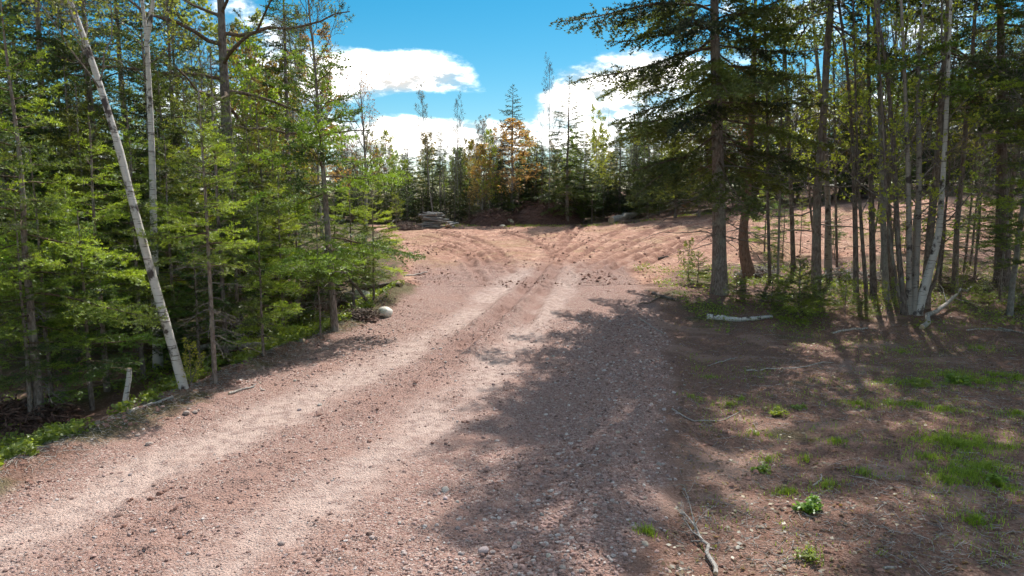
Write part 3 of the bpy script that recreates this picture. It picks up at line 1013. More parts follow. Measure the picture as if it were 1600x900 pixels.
# left of the road
unique(broadleaf, 'birch_tree', [(287, 607), (263, 520), (236, 425), (209, 325), (187, 235), (161, 150), (135, 70), (108, 0), (85, -80), (55, -200)], (0.22, 0.25, 0.05),
       'white birch leaning left beside the gravel road', seed=101, r0=0.076, crown0=.55, nlimb=14, limb_len=.22, n2=6, n3=4, leaf=3, bark=M_BIRCH, r1=.03)
W1 = loc_path([(247, 570), (243, 480), (241, 420), (239, 300), (236, 200), (232, 120), (229, 60), (219, -20), (205, -150)], 13.2)
W2 = loc_path([(229, 62), (236, 30), (241, -20), (246, -140)], 13.2)
b0 = np.array([W1[0][0], 13.2, surf1(W1[0][0], 13.2)])
kit = broadleaf(102, 9, [.092, .045], .62, [10, 6], .2, leaf=3, n2=6, n3=4, bark=M_BIRCH, stems=[sunk(W1 - b0), W2 - b0], r1=.025)
plant_tree('birch_tree', kit, b0, 0, 1, (0.22, 0.25, 0.05), 'upright white birch forked near the top, behind the leaning birch')
unique(conifer, 'fir_tree', [(336, 597), (330, 480), (322, 320), (315, 220), (310, 140)], FIR_Y, 'slim young fir with bare lower stem right of the leaning birch',
       seed=103, r0=.048, base=1.9, Lmax=1.0, nbr=44, lo=-2, hi=42, dead=26, dead_len=.75, irregular=.4)
unique(conifer, 'spruce_tree', [(523, 517), (517, 430), (509, 320), (503, 240), (497, 170), (492, 100), (489, 55)], FIR, 'tallest spruce at the left road edge, crooked open crown',
       seed=104, r0=.095, base=1.15, Lmax=2.15, nbr=56, lo=-8, hi=38, dead=24, dead_len=1.2, irregular=.42, shape=.6, lowfull=.6, spacing=.04, nl=.046, twig_sp=.11, gap=.3)
named('fir_tree', 'fir_b', 412, 12.6, 2.9, FIR_Y, 'low bushy fir with a thin stem beside the green undergrowth', .85)
named('fir_tree', 'fir_sparse', 501, 14.3, 3.0, FIR, 'small fir on a thin stem touching the crooked spruce', .9)
named('fir_tree', 'fir_a', 584, 18.7, 3.5, (0.24, 0.32, 0.055), 'bright yellow-green fir at the corner where road meets clearing', 1.05)
named('fir_tree', 'fir_a', 553, 18.4, 3.9, FIR_Y, 'fir on a dark stem standing in front of the long pale boulder', 1.1)
named('fir_tree', 'fir_c', 64, 9.9, 6.3, FIR_Y, 'fir with wide sunlit sprays at the far left edge', 1.05)
named('fir_tree', 'fir_sparse', 84, 10.3, 4.2, FIR, 'smaller fir stem close behind the far left fir')
named('fir_tree', 'fir_a', 168, 11.6, 4.8, FIR_Y, 'fir between the far left fir and the leaning birch', 1.1)
unique(pine, 'pine_tree', [(368, 492), (363, 380), (357, 240), (350, 120), (345, 0), (338, -150), (334, -260)], (0.065, 0.095, 0.045), 'big dark pine with long level limbs above the left firs',
       Y=19.0, seed=112, r0=.23, base=5.2, nl=26, Lmax=4.6, per=13)
named('poplar_tree', 'bare_b', 528, 20.5, 11, (0.25, 0.27, 0.06), 'grey poplar leaning left, rising behind the crooked spruce', 1, (0, -.12), 0)
unique(broadleaf, 'maple_tree', [(567, 345), (570, 280), (570, 200), (566, 130), (560, 60)], (0.30, 0.15, 0.10), 'red-budded maple with fanned bare branches against the white cloud', Y=28.0, seed=114, r0=.11, crown0=.3, nlimb=20, limb_len=.36, ang=26, up=.16, n2=7, n3=4, n4=2, leaf=1, leaf_size=.06, wig=.035)

# across the back of the clearing
named('birch_tree', 'bare_b', 678, 47.3, 9.0, (0.24, 0.2, 0.1), 'bare pale birch leaning left behind the log stack', .75, (0, -.13), 0)
named('birch_tree', 'bare_a', 716, 49, 8.4, (0.24, 0.2, 0.1), 'slender bare birch upright against the low cloud', .65)
named('spruce_tree', 'spruce_b', 688, 50, 6.9, SPR_D, 'dark spruce behind the log stack', 1.15)
named('spruce_tree', 'spruce_a', 757, 54, 7.6, SPR_D, 'dark narrow spruce top behind the light green poplar', 1.15)
named('spruce_tree', 'spruce_a', 800, 52, 10.0, (0.035, 0.06, 0.045), 'dark blue-green spruce rising behind the rusty maple', 1.35)
named('maple_tree', 'maple', 802, 48.5, 6.9, (0.50, 0.31, 0.17), 'rusty orange maple in young leaf at the back of the clearing', 1.9)
named('poplar_tree', 'green_b', 766, 48, 6.0, (0.36, 0.42, 0.06), 'light green poplar left of the rusty maple', .75)
named('birch_tree', 'bare_a', 858, 46.8, 10.4, (0.3, 0.25, 0.15), 'tall bare birch just left of the spindly spruce', .6)
named('spruce_tree', 'spruce_a', 886, 46.4, 9.9, SPR, 'tall spindly spruce with thin tiered crown at the back of the clearing', 1.25)
named('spruce_tree', 'spruce_a', 968, 49, 6.9, SPR_D, 'broad dark spruce right of the pale green poplar', 1.5)
named('spruce_tree', 'spruce_a', 838, 50.5, 6.6, SPR_D, 'broad dark spruce between the rusty maple and tall bare birch', 1.5)
named('spruce_tree', 'spruce_a', 912, 48.2, 5.6, SPR_D, 'short broad spruce just right of the spindly spruce', 1.5)
named('spruce_tree', 'spruce_a', 1012, 46, 6.2, SPR, 'bushy spruce left of the bare fallen treetop', 1.5)
named('spruce_tree', 'spruce_a', 1055, 44.5, 7.4, SPR_D, 'dark full spruce seen just left of the large roadside spruce', 1.4)
named('spruce_tree', 'spruce_a', 1092, 43, 6.6, SPR, 'spruce half hidden by the large roadside spruce trunk', 1.4)
named('poplar_tree', 'green_a', 930, 49.5, 7.6, (0.38, 0.42, 0.07), 'pale green poplar between the spindly spruce and broad spruce', .7)

# right of the road
unique(conifer, 'spruce_tree', [(1124, 458), (1124, 380), (1122, 250), (1118, 100), (1116, 0), (1116, -200), (1118, -400), (1120, -600), (1121, -700)], (0.095, 0.125, 0.05), 'large spruce with thick trunk at the clearing edge right of the road',
       seed=141, r0=.235, base=3.5, Lmax=4.0, nbr=132, lo=-16, hi=36, sag=.2, upt=.14, tdroop=-.32, spacing=.047, nl=.062, nwf=.95, twig_sp=.16, dead=60, dead_len=2.0, shape=.62, irregular=.22, lowfull=.8, sidebias=(math.pi, .15), twl=.36)
unique(conifer, 'pine_tree', [(1172, 428), (1163, 390), (1161, 355), (1167, 310), (1172, 240), (1178, 120), (1181, 0), (1180, -180), (1184, -300)], (0.09, 0.125, 0.045), 'reddish pine with swept lower trunk just right of the large spruce', Y=23.5,
       seed=142, r0=.215, base=4.8, Lmax=2.8, nbr=70, lo=-14, hi=36, spacing=.065, nl=.062, twig_sp=.18, dead=40, dead_len=1.8, bark=M_BARK_RED, shape=.55, gap=.35)
for (pts, rr, bk, lab) in [
    ([(1203, 443), (1200, 330), (1199, 200), (1197, 80), (1190, -60)], .06, M_BARK_DARK, 'thin dark pole tree first right of the swept pine'),
    ([(1215, 436), (1219, 300), (1222, 150), (1228, 20), (1230, -90)], .045, M_BARK_GREY, 'thin pale grey pole tree beside the first dark pole'),
    ([(1240, 428), (1237, 330), (1232, 200), (1226, 60), (1215, -100)], .10, M_BARK_DARK, 'dark straight trunk between the pale pole and the grey birch'),
    ([(1277, 410), (1266, 330), (1262, 240), (1258, 100), (1255, -20)], .055, M_BARK_DARK, 'thin slanting dark stem left of the grey birch'),
    ([(1294, 424), (1294, 330), (1290, 220), (1278, 110), (1268, 0), (1262, -120)], .14, M_BIRCH_DULL, 'stout grey birch trunk leaning left behind the low fir bush'),
    ([(1308, 418), (1306, 330), (1304, 200), (1302, 60), (1296, -80)], .05, M_BARK_DARK, 'thin dark stem touching the stout grey birch'),
]:
    unique(broadleaf, 'pole_tree', pts, (0.34, 0.40, 0.07), lab, seed=150 + int(pts[0][0]) % 97, r0=rr, crown0=.3, nlimb=14, limb_len=.2, ang=50, up=.12, n2=5, n3=3, n4=0, leaf=12, leaf_size=.065, bark=bk, r1=.02)


def clump(name, stems, rads, barks, color, label, seed, Y, **kw):
    W = [loc_path(s, Y, dY=np.linspace(0, 0.35 * (-1) ** i, len(s))) for i, s in enumerate(stems)]
    bx = np.mean([w[0][0] for w in W])
    base = np.array([bx, Y, surf1(bx, Y)])
    z0 = min(w[0][2] for w in W)
    S = []
    for w in W:
        w = w - base
        w[:, 2] += base[2] - z0
        S.append(sunk(w))
    kit = broadleaf(seed, 10, rads, .3, kw.pop('nlimb', 11), .2, 44, .15, 5, 3, 0, 8, .065, stems=S, r1=.018)
    for m, bk in zip(kit['trunk'], barks):
        m.materials[0] = bk
    print('clump', count(kit))
    o = plant_tree(name, kit, base, 0, 1, color, label)
    LAND.append((o, label))
    return o


GB = ground_at(1422, 492)
clump('birch_clump', [[(1414, 490), (1404, 400), (1397, 250), (1386, 100), (1360, -30), (1340, -160)],
                      [(1420, 492), (1421, 360), (1417, 200), (1408, 0), (1400, -140)],
                      [(1427, 490), (1433, 390), (1437, 260), (1433, 110), (1446, -20), (1455, -150)],
                      [(1434, 488), (1452, 425), (1466, 375), (1471, 320), (1478, 200), (1486, 0), (1490, -160)],
                      [(1438, 486), (1467, 430), (1473, 330), (1475, 180), (1470, 20), (1476, -90)],
                      [(1409, 488), (1392, 395), (1384, 300), (1378, 150), (1366, -10)]],
      [.085, .09, .10, .125, .05, .05], [M_BARK_DARK, M_BIRCH_DULL, M_BIRCH_DULL, M_BIRCH, M_BARK_DARK, M_BARK_DARK], (0.34, 0.40, 0.06), 'birch clump of six stems, one pale and bowed, near the fallen branch', 161, GB[1])
GA = ground_at(1350, 472)
clump('birch_clump', [[(1337, 474), (1336, 380), (1333, 250), (1322, 100), (1300, -50), (1285, -150)],
                      [(1353, 470), (1346, 380), (1338, 250), (1335, 100), (1330, -60)],
                      [(1364, 470), (1361, 330), (1357, 160), (1356, 0), (1352, -140)],
                      [(1384, 476), (1378, 330), (1374, 180), (1371, 0), (1374, -140)],
                      [(1396, 478), (1390, 370), (1380, 200), (1368, 60), (1344, -80)]],
      [.085, .06, .10, .10, .075], [M_BARK_DARK, M_BARK_DARK, M_BARK_DARK, M_BARK_GREY, M_BARK_DARK], (0.32, 0.38, 0.06), 'clump of five dark straight stems left of the pale birch clump', 162, GA[1] + .6)
unique(conifer, 'spruce_tree', [(1566, 448), (1566, 350), (1565, 200), (1563, 0), (1562, -200), (1560, -330)], (0.07, 0.1, 0.035), 'thick dark straight trunk near the right edge', seed=143, r0=.25, base=5.4, Lmax=3.0, nbr=70, lo=-16, hi=36,
       spacing=.075, nl=.07, twig_sp=.2, dead=40, dead_len=1.5, shape=.55, bark=M_BARK_DARK)
named('fir_tree', 'fir_sparse', 1522, 22.5, 4.4, FIR, 'small open fir left of the thick dark trunk', 1.2)
named('fir_tree', 'fir_c', 1640, 15.5, 8.2, FIR_Y, 'fir reaching sunlit sprays in from the right edge', 1.25)

# ------------------------------------------------------------------ the rest of the wood, tree by tree
rng = np.random.default_rng(77)
taken = [tuple(o.location[:2]) for o in COL.objects if o.type == 'EMPTY']


def free(x, y, d):
    return all((x - a) ** 2 + (y - b) ** 2 > d * d for a, b in taken)


def jitter(c, a=.18):
    f = rng.uniform(1 - a, 1 + a, 3)
    return tuple(float(v) for v in np.array(c) * f)


TAG = {
    'left': {'fir': ('young fir crowded in the thicket left of the gravel road', 'firs in the left thicket'),
             'spruce': ('taller spruce deep in the wood left of the gravel road', 'spruces deep in the left wood'),
             'leafy': ('spring-leafed sapling among the firs left of the road', 'leafy saplings in the left thicket'),
             'bare': ('bare thin-twigged tree among the firs left of the road', 'bare trees in the left wood')},
    'back': {'fir': ('low fir in the tree line closing the back of the clearing', 'low firs behind the clearing'),
             'spruce': ('dark spruce in the tree line closing the back of the clearing', 'spruces behind the clearing'),
             'leafy': ('pale spring-leafed tree in the tree line behind the clearing', 'leafy trees behind the clearing'),
             'bare': ('bare grey tree in the tree line behind the clearing', 'bare trees behind the clearing')},
    'right': {'fir': ('fir growing among the trunks of the grove right of the road', 'firs in the right grove'),
              'spruce': ('tall spruce standing back in the grove right of the road', 'spruces in the right grove'),
              'leafy': ('thin leafy pole tree in the grove right of the road', 'leafy pole trees in the right grove'),
              'bare': ('thin bare tree in the grove right of the road', 'bare trees in the right grove')},
    'far': {'fir': ('low fir beyond the sunlit red ground at far right', 'low firs beyond the right grove'),
            'spruce': ('dark spruce beyond the sunlit red ground at far right', 'spruces beyond the right grove'),
            'leafy': ('pale leafy tree beyond the sunlit red ground at far right', 'leafy trees beyond the right grove'),
            'bare': ('bare grey tree beyond the sunlit red ground at far right', 'bare trees beyond the right grove')},
}
FAM = {'fir_a': 'fir', 'fir_b': 'fir', 'fir_c': 'fir', 'fir_sparse': 'fir', 'spruce_a': 'spruce', 'spruce_b': 'spruce', 'spruce_c': 'spruce', 'bare_a': 'bare', 'bare_b': 'bare',
       'green_a': 'leafy', 'green_b': 'leafy', 'maple': 'leafy', 'pole': 'leafy'}
NAMES = {'fir': 'fir_tree', 'spruce': 'spruce_tree', 'leafy': 'leafy_tree', 'bare': 'bare_tree'}
COLS = {'fir': [FIR, FIR_Y, (0.075, 0.125, 0.04), (0.09, 0.15, 0.05)], 'spruce': [SPR, SPR_D], 'leafy': [(0.30, 0.33, 0.07), (0.34, 0.30, 0.10), (0.26, 0.31, 0.05), (0.33, 0.24, 0.11)], 'bare': [(0.26, 0.2, 0.1)]}


def put(kind, x, y, H, zone, color=None):
    fam = FAM[kind]
    k = KIT[kind]
    sc = H / k['H']
    lab, grp = TAG[zone][fam]
    if zone in ('back', 'far') and fam == 'fir':
        color = SPR if rng.uniform() < .5 else SPR_D
    c = color or COLS[fam][int(rng.integers(len(COLS[fam])))]
    taken.append((x, y))
    return plant_tree(NAMES[fam], k, (x, y, surf1(x, y) - 0.03), rng.uniform(0, 6.28), (sc * rng.uniform(.9, 1.15), sc * rng.uniform(.9, 1.15), sc), jitter(c), lab, 'tree', grp)


def scatter(n, xr_, yr_, ok, kinds, probs, Hs, dmin, zone):
    made = tries = 0
    while made < n and tries < n * 60:
        tries += 1
        x, y = rng.uniform(*xr_), rng.uniform(*yr_)
        if not ok(x, y) or not free(x, y, dmin):
            continue
        kd = kinds[int(rng.choice(len(kinds), p=np.array(probs) / np.sum(probs)))]
        lo, hi = Hs[FAM[kd]]
        put(kd, x, y, rng.uniform(lo, hi), zone)
        made += 1
    return made


def left_ok(x, y):
    e = float(xl(y)) if y < 19 else float(np.interp(y, [19, 25, 39, 44, 50], [-3.3, -4.2, -7.6, -9.4, -10]))
    return x < e - 1.5 - 0.09 * max(0, y - 9) and x > -0.80 * y - 3 and not (y < 12 and x > -6.2)


scatter(26, (-14, -4), (9.5, 20), left_ok, ['fir_a', 'fir_b', 'fir_c', 'fir_sparse', 'green_b', 'pole'], [3, 3, 3, 1.5, .7, .6], {'fir': (3.6, 6.6), 'leafy': (4, 7)}, 1.15, 'left')
scatter(46, (-34, -5), (19, 44), left_ok, ['fir_a', 'fir_c', 'spruce_a', 'spruce_b', 'green_a', 'bare_a', 'bare_b'], [2, 3, 2, 2, 1.6, 1, 1], {'fir': (4.5, 7.5), 'spruce': (8, 12.5), 'leafy': (6, 9), 'bare': (7, 10)}, 1.7, 'left')
# taller trees deep at the left, closing the sky there
for (px, Y, H, kd) in [(20, 17, 12, 'spruce_a'), (95, 21, 14, 'spruce_b'), (160, 19, 12.5, 'spruce_a'), (215, 24, 14.5, 'spruce_b'), (285, 22, 11.5, 'spruce_a'), (-40, 14, 11, 'spruce_a'), (130, 28, 15, 'spruce_c'), (300, 30, 13, 'green_a'), (400, 30, 9.5, 'green_a'),
                       (440, 34, 10.5, 'bare_b'), (505, 36, 10, 'green_a'), (55, 25, 15, 'spruce_c'), (250, 17.5, 8.5, 'spruce_a'), (410, 24, 8, 'green_a'), (450, 26, 7.5, 'maple')]:
    x = (px - 800) / F_PX * Y / cp
    put(kd, x, Y, H, 'left')
# small firs close behind the road edge, filling the lower left
for (px, Y, H, kd) in [(130, 10.6, 3.2, 'fir_b'), (30, 9.8, 3.4, 'fir_a'), (215, 12.4, 4.0, 'fir_b'), (270, 13.8, 4.6, 'fir_a'), (305, 12.8, 2.6, 'fir_b'), (370, 14.5, 4.2, 'fir_b'), (440, 16.5, 4.0, 'fir_a'), (465, 17.5, 3.6, 'fir_b'), (395, 17.5, 5.2, 'fir_a'),
                       (330, 16.5, 5.6, 'fir_c'), (525, 19.5, 3.6, 'fir_b'), (572, 20.5, 2.7, 'fir_b')]:
    put(kd, (px - 800) / F_PX * Y / cp, Y, H, 'left')


def back_line(x):
    return 47.3 - 0.35 * max(0, x - 9)


def back_ok(x, y):
    return y > back_line(x) and abs(x) < 0.82 * y


scatter(38, (-18, 13), (49, 58), back_ok, ['spruce_a', 'spruce_b'], [3, 1], {'spruce': (4.8, 7.4)}, 1.4, 'back')
HB = {'fir': (2.0, 4.2), 'leafy': (3.6, 5.6), 'bare': (5, 7.8), 'spruce': (4, 7)}
scatter(50, (-15, 13), (47.3, 49.5), back_ok, ['fir_b', 'fir_a'], [3, 1], {'fir': (1.8, 3.2)}, .75, 'back')
scatter(58, (-16, 12), (47.3, 51), back_ok, ['fir_a', 'fir_b', 'fir_c', 'green_a', 'green_b', 'bare_a', 'bare_b'], [2.4, 3, 2, 1.4, 1.6, 1.0, 1.0], HB, .8, 'back')
scatter(90, (-26, 14), (51, 72), back_ok, ['spruce_a', 'fir_c', 'green_a', 'green_b', 'bare_a', 'bare_b', 'maple'], [1.2, 1.6, 2.6, 2.8, 1.2, 1.2, .6], {'fir': (4, 6.5), 'spruce': (5.5, 8), 'leafy': (4.6, 6.8), 'bare': (6, 8.8)}, 1.25, 'back')


def right_ok(x, y):
    if y < 26.5:
        return x > max(7.2, 0.50 * y) and y > 16.8 and x < 0.78 * y + 2
    return False


scatter(16, (7, 22), (17, 26.5), right_ok, ['spruce_c', 'pole', 'bare_a', 'fir_sparse'], [0.7, 3.5, 1.2, 1.4], {'fir': (2.5, 5), 'spruce': (13, 18), 'leafy': (8, 12), 'bare': (9, 12)}, 1.5, 'right')
scatter(20, (8.5, 24), (23, 29.5), lambda x, y: x > .37 * y and x < .8 * y, ['fir_sparse', 'fir_b', 'fir_a'], [2, 1.6, 1], {'fir': (1.3, 3.4)}, 1.0, 'right')
scatter(16, (9.5, 25), (24, 30), lambda x, y: x > .44 * y and x < .8 * y, ['pole', 'green_a'], [2, 1], {'leafy': (8, 12)}, 1.3, 'right')
for (x, y, H, kd) in [(9.2, 20.5, 20.5, 'spruce_c'), (11.2, 18.3, 16, 'spruce_c'), (13.6, 20.8, 15.5, 'spruce_c'), (15.2, 17.6, 15, 'spruce_c'), (12.8, 14.6, 14, 'spruce_c'), (11.6, 12.0, 13, 'spruce_c'), (17.5, 24, 16, 'spruce_c'), (14.6, 11.0, 14.5, 'spruce_c')]:
    put(kd, x, y, H, 'right', (0.08, 0.12, 0.04))
scatter(30, (11, 34), (38, 48), lambda x, y: y > back_line(x) and y < back_line(x) + 4 and x < .84 * y, ['fir_b', 'fir_a'], [3, 1], {'fir': (1.8, 3.6)}, .8, 'far')
scatter(70, (11, 42), (37, 52), lambda x, y: y > back_line(x) + .3 and x < .84 * y, ['spruce_a', 'spruce_b', 'fir_c', 'fir_a', 'green_a', 'green_b', 'bare_a'], [2.4, 1.5, 2, 2, 2, 1, .6], {'fir': (3, 6.5), 'spruce': (8, 12.5), 'leafy': (6, 10), 'bare': (7, 10)}, 1.2, 'far')
scatter(50, (11, 60), (52, 72), lambda x, y: x < .84 * y, ['spruce_a', 'spruce_b', 'green_a', 'bare_b'], [2.6, 2, 1.8, .6], {'spruce': (10, 14), 'leafy': (8, 11), 'bare': (8, 12)}, 1.8, 'far')

for (px, Y, H) in [(1300, 46, 8.5), (1318, 49, 9.5), (1285, 51, 9), (1335, 45, 7.5), (1210, 45, 7.5), (1180, 46, 8)]:
    put('spruce_a', (px - 800) / F_PX * Y, Y, H, 'far')
# low firs and shrubs that can be told apart
for (px, py, s, lab) in [(1247, 500, 1.15, 'low dense fir bush in front of the grove, behind the white birch log'), (1090, 445, .8, 'small fir sprig at the foot of the large spruce'), (1280, 490, .75, 'fir seedling hugging the right side of the low fir bush'),
                         (1205, 478, .6, 'fir seedling between the large spruce and the low fir bush'), (1150, 470, .5, 'fir seedling at the right foot of the large spruce'), (1345, 498, .5, 'fir seedling in front of the five dark stems'), (1480, 455, .55, 'fir seedling behind the bare fallen branch'), (1535, 470, .5, 'fir seedling left of the thick dark trunk'), (1590, 480, .6, 'fir seedling at the right edge below the sunlit sprays')]:
    p = gpos(px, py)
    plant_tree('fir_bush', KIT['sapling'], p, rng.uniform(0, 6), (s * 1.25, s * 1.25, s * .95), (0.15, 0.21, 0.045), lab, 'bush')
for (px, py, s, c, lab) in [(620, 352, .9, (0.25, 0.30, 0.04), 'yellow-green shrub left of the log stack'), (1072, 338, .55, (0.36, 0.17, 0.06), 'rusty brown shrub at the far right end of the clearing'),
                            (300, 612, .35, (0.34, 0.36, 0.05), 'yellow-leafed sprig at the foot of the leaning birch'), (1385, 500, .45, (0.2, 0.25, 0.04), 'leafy shrub at the foot of the five dark stems'),
                            (1500, 480, .5, (0.2, 0.25, 0.05), 'leafy shrub behind the bare fallen branch'), (1075, 440, .6, (0.2, 0.24, 0.05), 'thin twiggy shrub left of the large spruce'), (1320, 495, .5, (0.18, 0.24, 0.04), 'leafy shrub between low fir bush and dark stems')]:
    p = gpos(px, py)
    plant_tree('shrub', KIT['shrub'], p, rng.uniform(0, 6), s, c, lab, 'shrub')
# drooping green boughs at the back right: firs leaning over the brush
for (px, py, H, lab) in [(985, 333, 2.6, 'bright low fir behind the fallen logs at the back of the clearing'), (1035, 330, 4.2, 'rounded green fir right of the bright low fir')]:
    p = gpos(px, py)
    k = 'fir_b'
    plant_tree('fir_tree', KIT[k], p, rng.uniform(0, 6), (H / 4 * 1.5, H / 4 * 1.5, H / 4), (0.13, 0.18, 0.03), lab)

# ------------------------------------------------------------------ fallen wood, logs, rocks


def stick_mesh(name, P, r0, r1, mats, subs=0, seed=0, k=7, cut=True, sub_len=.3):
    P = np.asarray(P, float)
    rng_ = np.random.default_rng(seed)
    tt = np.linspace(0, len(P) - 1, 12)
    Q = np.stack([np.interp(tt, np.arange(len(P)), P[:, i]) for i in range(3)], 1)
    ln = np.linalg.norm(Q[-1] - Q[0])
    Q[1:-1] += rng_.normal(0, .007, (10, 3)) * ln
    rad = np.linspace(r0, r1, 12) * (1 + rng_.normal(0, .06, 12))
    b = Buf()
    V, F = tubes(Q[None], rad[None], k)
    b.add(V, F, 0, .5, True)
    caps(b, Q, rad, k, len(mats) - 1)
    if subs:
        A, L, _, _ = spawn(rng_, Q[None], [subs], .3, .98, R(38), .25, lambda s_, lp: lp * sub_len * (1.2 - s_), 5, 0.02, .06)
        V, F = tubes(A, np.clip(.02 * L, .003, r0 * .7)[:, None] * np.linspace(1, .35, 5)[None], 5)
        b.add(V, F, 0, .5, True)
        A2, L2, _, _ = spawn(rng_, A, np.full(len(A), 3), .3, .95, R(40), .3, lambda s_, lp: lp * .4, 4, 0, .06)
        V, F = tubes(A2, np.full((len(A2), 4), .0025), 3)
        b.add(V, F, 0, .5, True)
    return b.mesh(name, mats)


def lay(name, pts, r0, r1, mats, label, cat, group=None, subs=0, seed=0, lift=0.0, k=7, sub_len=.3):
    """a stick or log lying on the ground through photograph points; lifts: list or number above the ground"""
    W = []
    for i, (a, b_) in enumerate(pts):
        g_ = gpos(a, b_)
        l_ = lift[i] if isinstance(lift, (list, tuple)) else lift
        W.append(g_ + [0, 0, r0 * .6 + l_])
    W = np.array(W)
    base = W.mean(0)
    return single(name, stick_mesh(name, W - base, r0, r1, mats, subs, seed, k, sub_len=sub_len), base, label=label, cat=cat, group=group)


lay('birch_log', [(1104, 499), (1130, 501), (1160, 502), (1206, 498)], .075, .045, [M_BIRCH_LOG, M_CUT], 'short white birch log lying in front of the low fir bush', 'log', seed=1, k=9)
lay('fallen_branch', [(1440, 514), (1470, 492), (1488, 480), (1518, 464)], .06, .03, [M_PALEWOOD, M_CUT], 'bare pale fallen branch propped up below the birch clump', 'branch', subs=3, seed=2, lift=[0, .12, .22, .3], k=8, sub_len=.22)
lay('fallen_branch', [(1118, 905), (1104, 866), (1085, 833), (1064, 800)], .021, .006, [M_PALEWOOD, M_CUT], 'pale forked branch lying at the bottom edge below the bare patch', 'branch', subs=7, seed=3, lift=[.03, .05, .05, .02], sub_len=.5)
for i, (pts, r, mt, lab) in enumerate([
    ([(358, 619), (376, 612), (397, 605)], .024, M_PALEWOOD, 'pale straight stick at the left edge of the gravel'),
    ([(992, 492), (1012, 508), (1036, 522)], .018, M_PALEWOOD, 'pale stick in the tree shade at the road edge'),
    ([(1106, 571), (1128, 565), (1150, 560)], .014, M_PALEWOOD, 'short pale stick on brown soil below the birch log'),
    ([(1166, 580), (1205, 577), (1250, 576), (1300, 568)], .014, M_PALEWOOD, 'long thin pale stick across the shaded brown soil'),
    ([(1050, 640), (1082, 658), (1130, 660), (1156, 644)], .011, M_PALEWOOD, 'bent thin twig beside the grass right of the gravel'),
    ([(1510, 516), (1545, 514), (1580, 518)], .022, M_DEADWOOD, 'grey stick right of the bare fallen branch'),
    ([(1270, 760), (1283, 752), (1284, 742)], .012, M_PALEWOOD, 'small curved pale stick left of the bright grass tufts'),
    ([(1496, 708), (1530, 712)], .011, M_PALEWOOD, 'short pale stick between the bright grass tufts'),
    ([(1380, 893), (1408, 889)], .014, M_PALEWOOD, 'short split pale chip stick near the bottom edge'),
    ([(5, 722), (20, 708), (35, 694)], .035, M_DEADWOOD, 'grey stub of wood leaning in the left roadside shade'),
    ([(300, 545), (350, 548), (420, 544), (475, 535)], .075, M_DEADWOOD, 'long grey fallen log under the left firs'),
    ([(436, 523), (450, 519), (463, 514)], .05, M_PALEWOOD, 'short pale log end in the left undergrowth'),
    ([(1020, 459), (1042, 467), (1056, 470)], .05, M_BARK_DARK, 'dark stick poking out left of the large spruce'),
    ([(975, 480), (1010, 475), (1035, 462), (1050, 452)], .018, M_BARK_DARK, 'thin dark fallen bough between the road and the large spruce'),
    ([(565, 453), (600, 450), (627, 449)], .11, M_ROOT, 'brown log lying above the white boulder'),
    ([(632, 432), (650, 430), (668, 427)], .03, M_PALEWOOD, 'pale stick at the left corner of the clearing'),
    ([(200, 645), (240, 632), (270, 622)], .03, M_DEADWOOD, 'grey fallen branch in the green verge left of the leaning birch'),
    ([(1300, 520), (1330, 516), (1356, 514)], .03, M_DEADWOOD, 'grey stick in front of the five dark stems'),
    ([(1028, 404), (1044, 404)], .06, M_BARK_DARK, 'short dark chunk of wood on the sunny bank right of the road'),
    ([(1560, 512), (1600, 522)], .02, M_DEADWOOD, 'thin grey stick at the right edge'),
]):
    lay('fallen_stick', pts, r, r * .6, [mt, M_CUT], lab, 'stick', seed=20 + i)
# slanting broken pole by the white boulders
A_, B_ = gpos(580, 474), at(528, 414, 17.6)
single('broken_pole', stick_mesh('broken_pole', np.array([A_ - [0, 0, .1], (A_ + B_) / 2, B_]) - A_, .05, .03, [M_ROOT, M_CUT], 2, 5), A_, label='broken brown pole slanting over the long pale boulder', cat='branch')
# birch stump at the far left
sb = gpos(194, 640)
SP = np.array([at(194, 640, sb[1]), at(197, 612, sb[1]), at(201, 590, sb[1]), at(202, 572, sb[1])]) - at(194, 640, sb[1]) - [0, 0, .05]
b = Buf()
V, F = tubes(SP[None], np.array([[.05, .04, .038, .034]]), 9)
b.add(V, F, 0, .5, True)
caps(b, SP, [.05, .04, .038, .034], 9, 1)
V, F = tubes(np.array([[SP[3] - [0, 0, .04], SP[3] + [-.14, .0, .01], SP[3] + [-.36, .05, .0]]]), np.array([[.018, .013, .007]]), 6)
b.add(V, F, 1, .5, True)
single('birch_stump', b.mesh('birch_stump', [M_BIRCH, M_CUT]), sb, label='short broken white birch stump with a side stub in left verge', cat='stump')


def rock_mesh(name, seed, sx, sy, sz, m, sub=3, rough=.25):
    rng_ = np.random.default_rng(seed)
    import bmesh
    bm = bmesh.new()
    bmesh.ops.create_icosphere(bm, subdivisions=sub, radius=1.0)
    V = np.array([v.co[:] for v in bm.verts])
    F = np.array([[v.index for v in f.verts] for f in bm.faces])
    bm.free()
    nrmv = V.copy()
    for _ in range(7):      # flatten facets
        d = unit(rng_.normal(0, 1, 3))
        h = rng_.uniform(.62, .9)
        ex = np.maximum(V @ d - h, 0)
        V = V - ex[:, None] * d * .8
    V = V * (1 + rough * .3 * fbm(nrmv[:, 0] * 2 + seed, nrmv[:, 1] * 2 + nrmv[:, 2], 3, seed)[:, None])
    V = V * [sx, sy, sz]
    b_ = Buf()
    b_.add(V, F, 0, .5, sub > 1)
    return b_.mesh(name, [m])


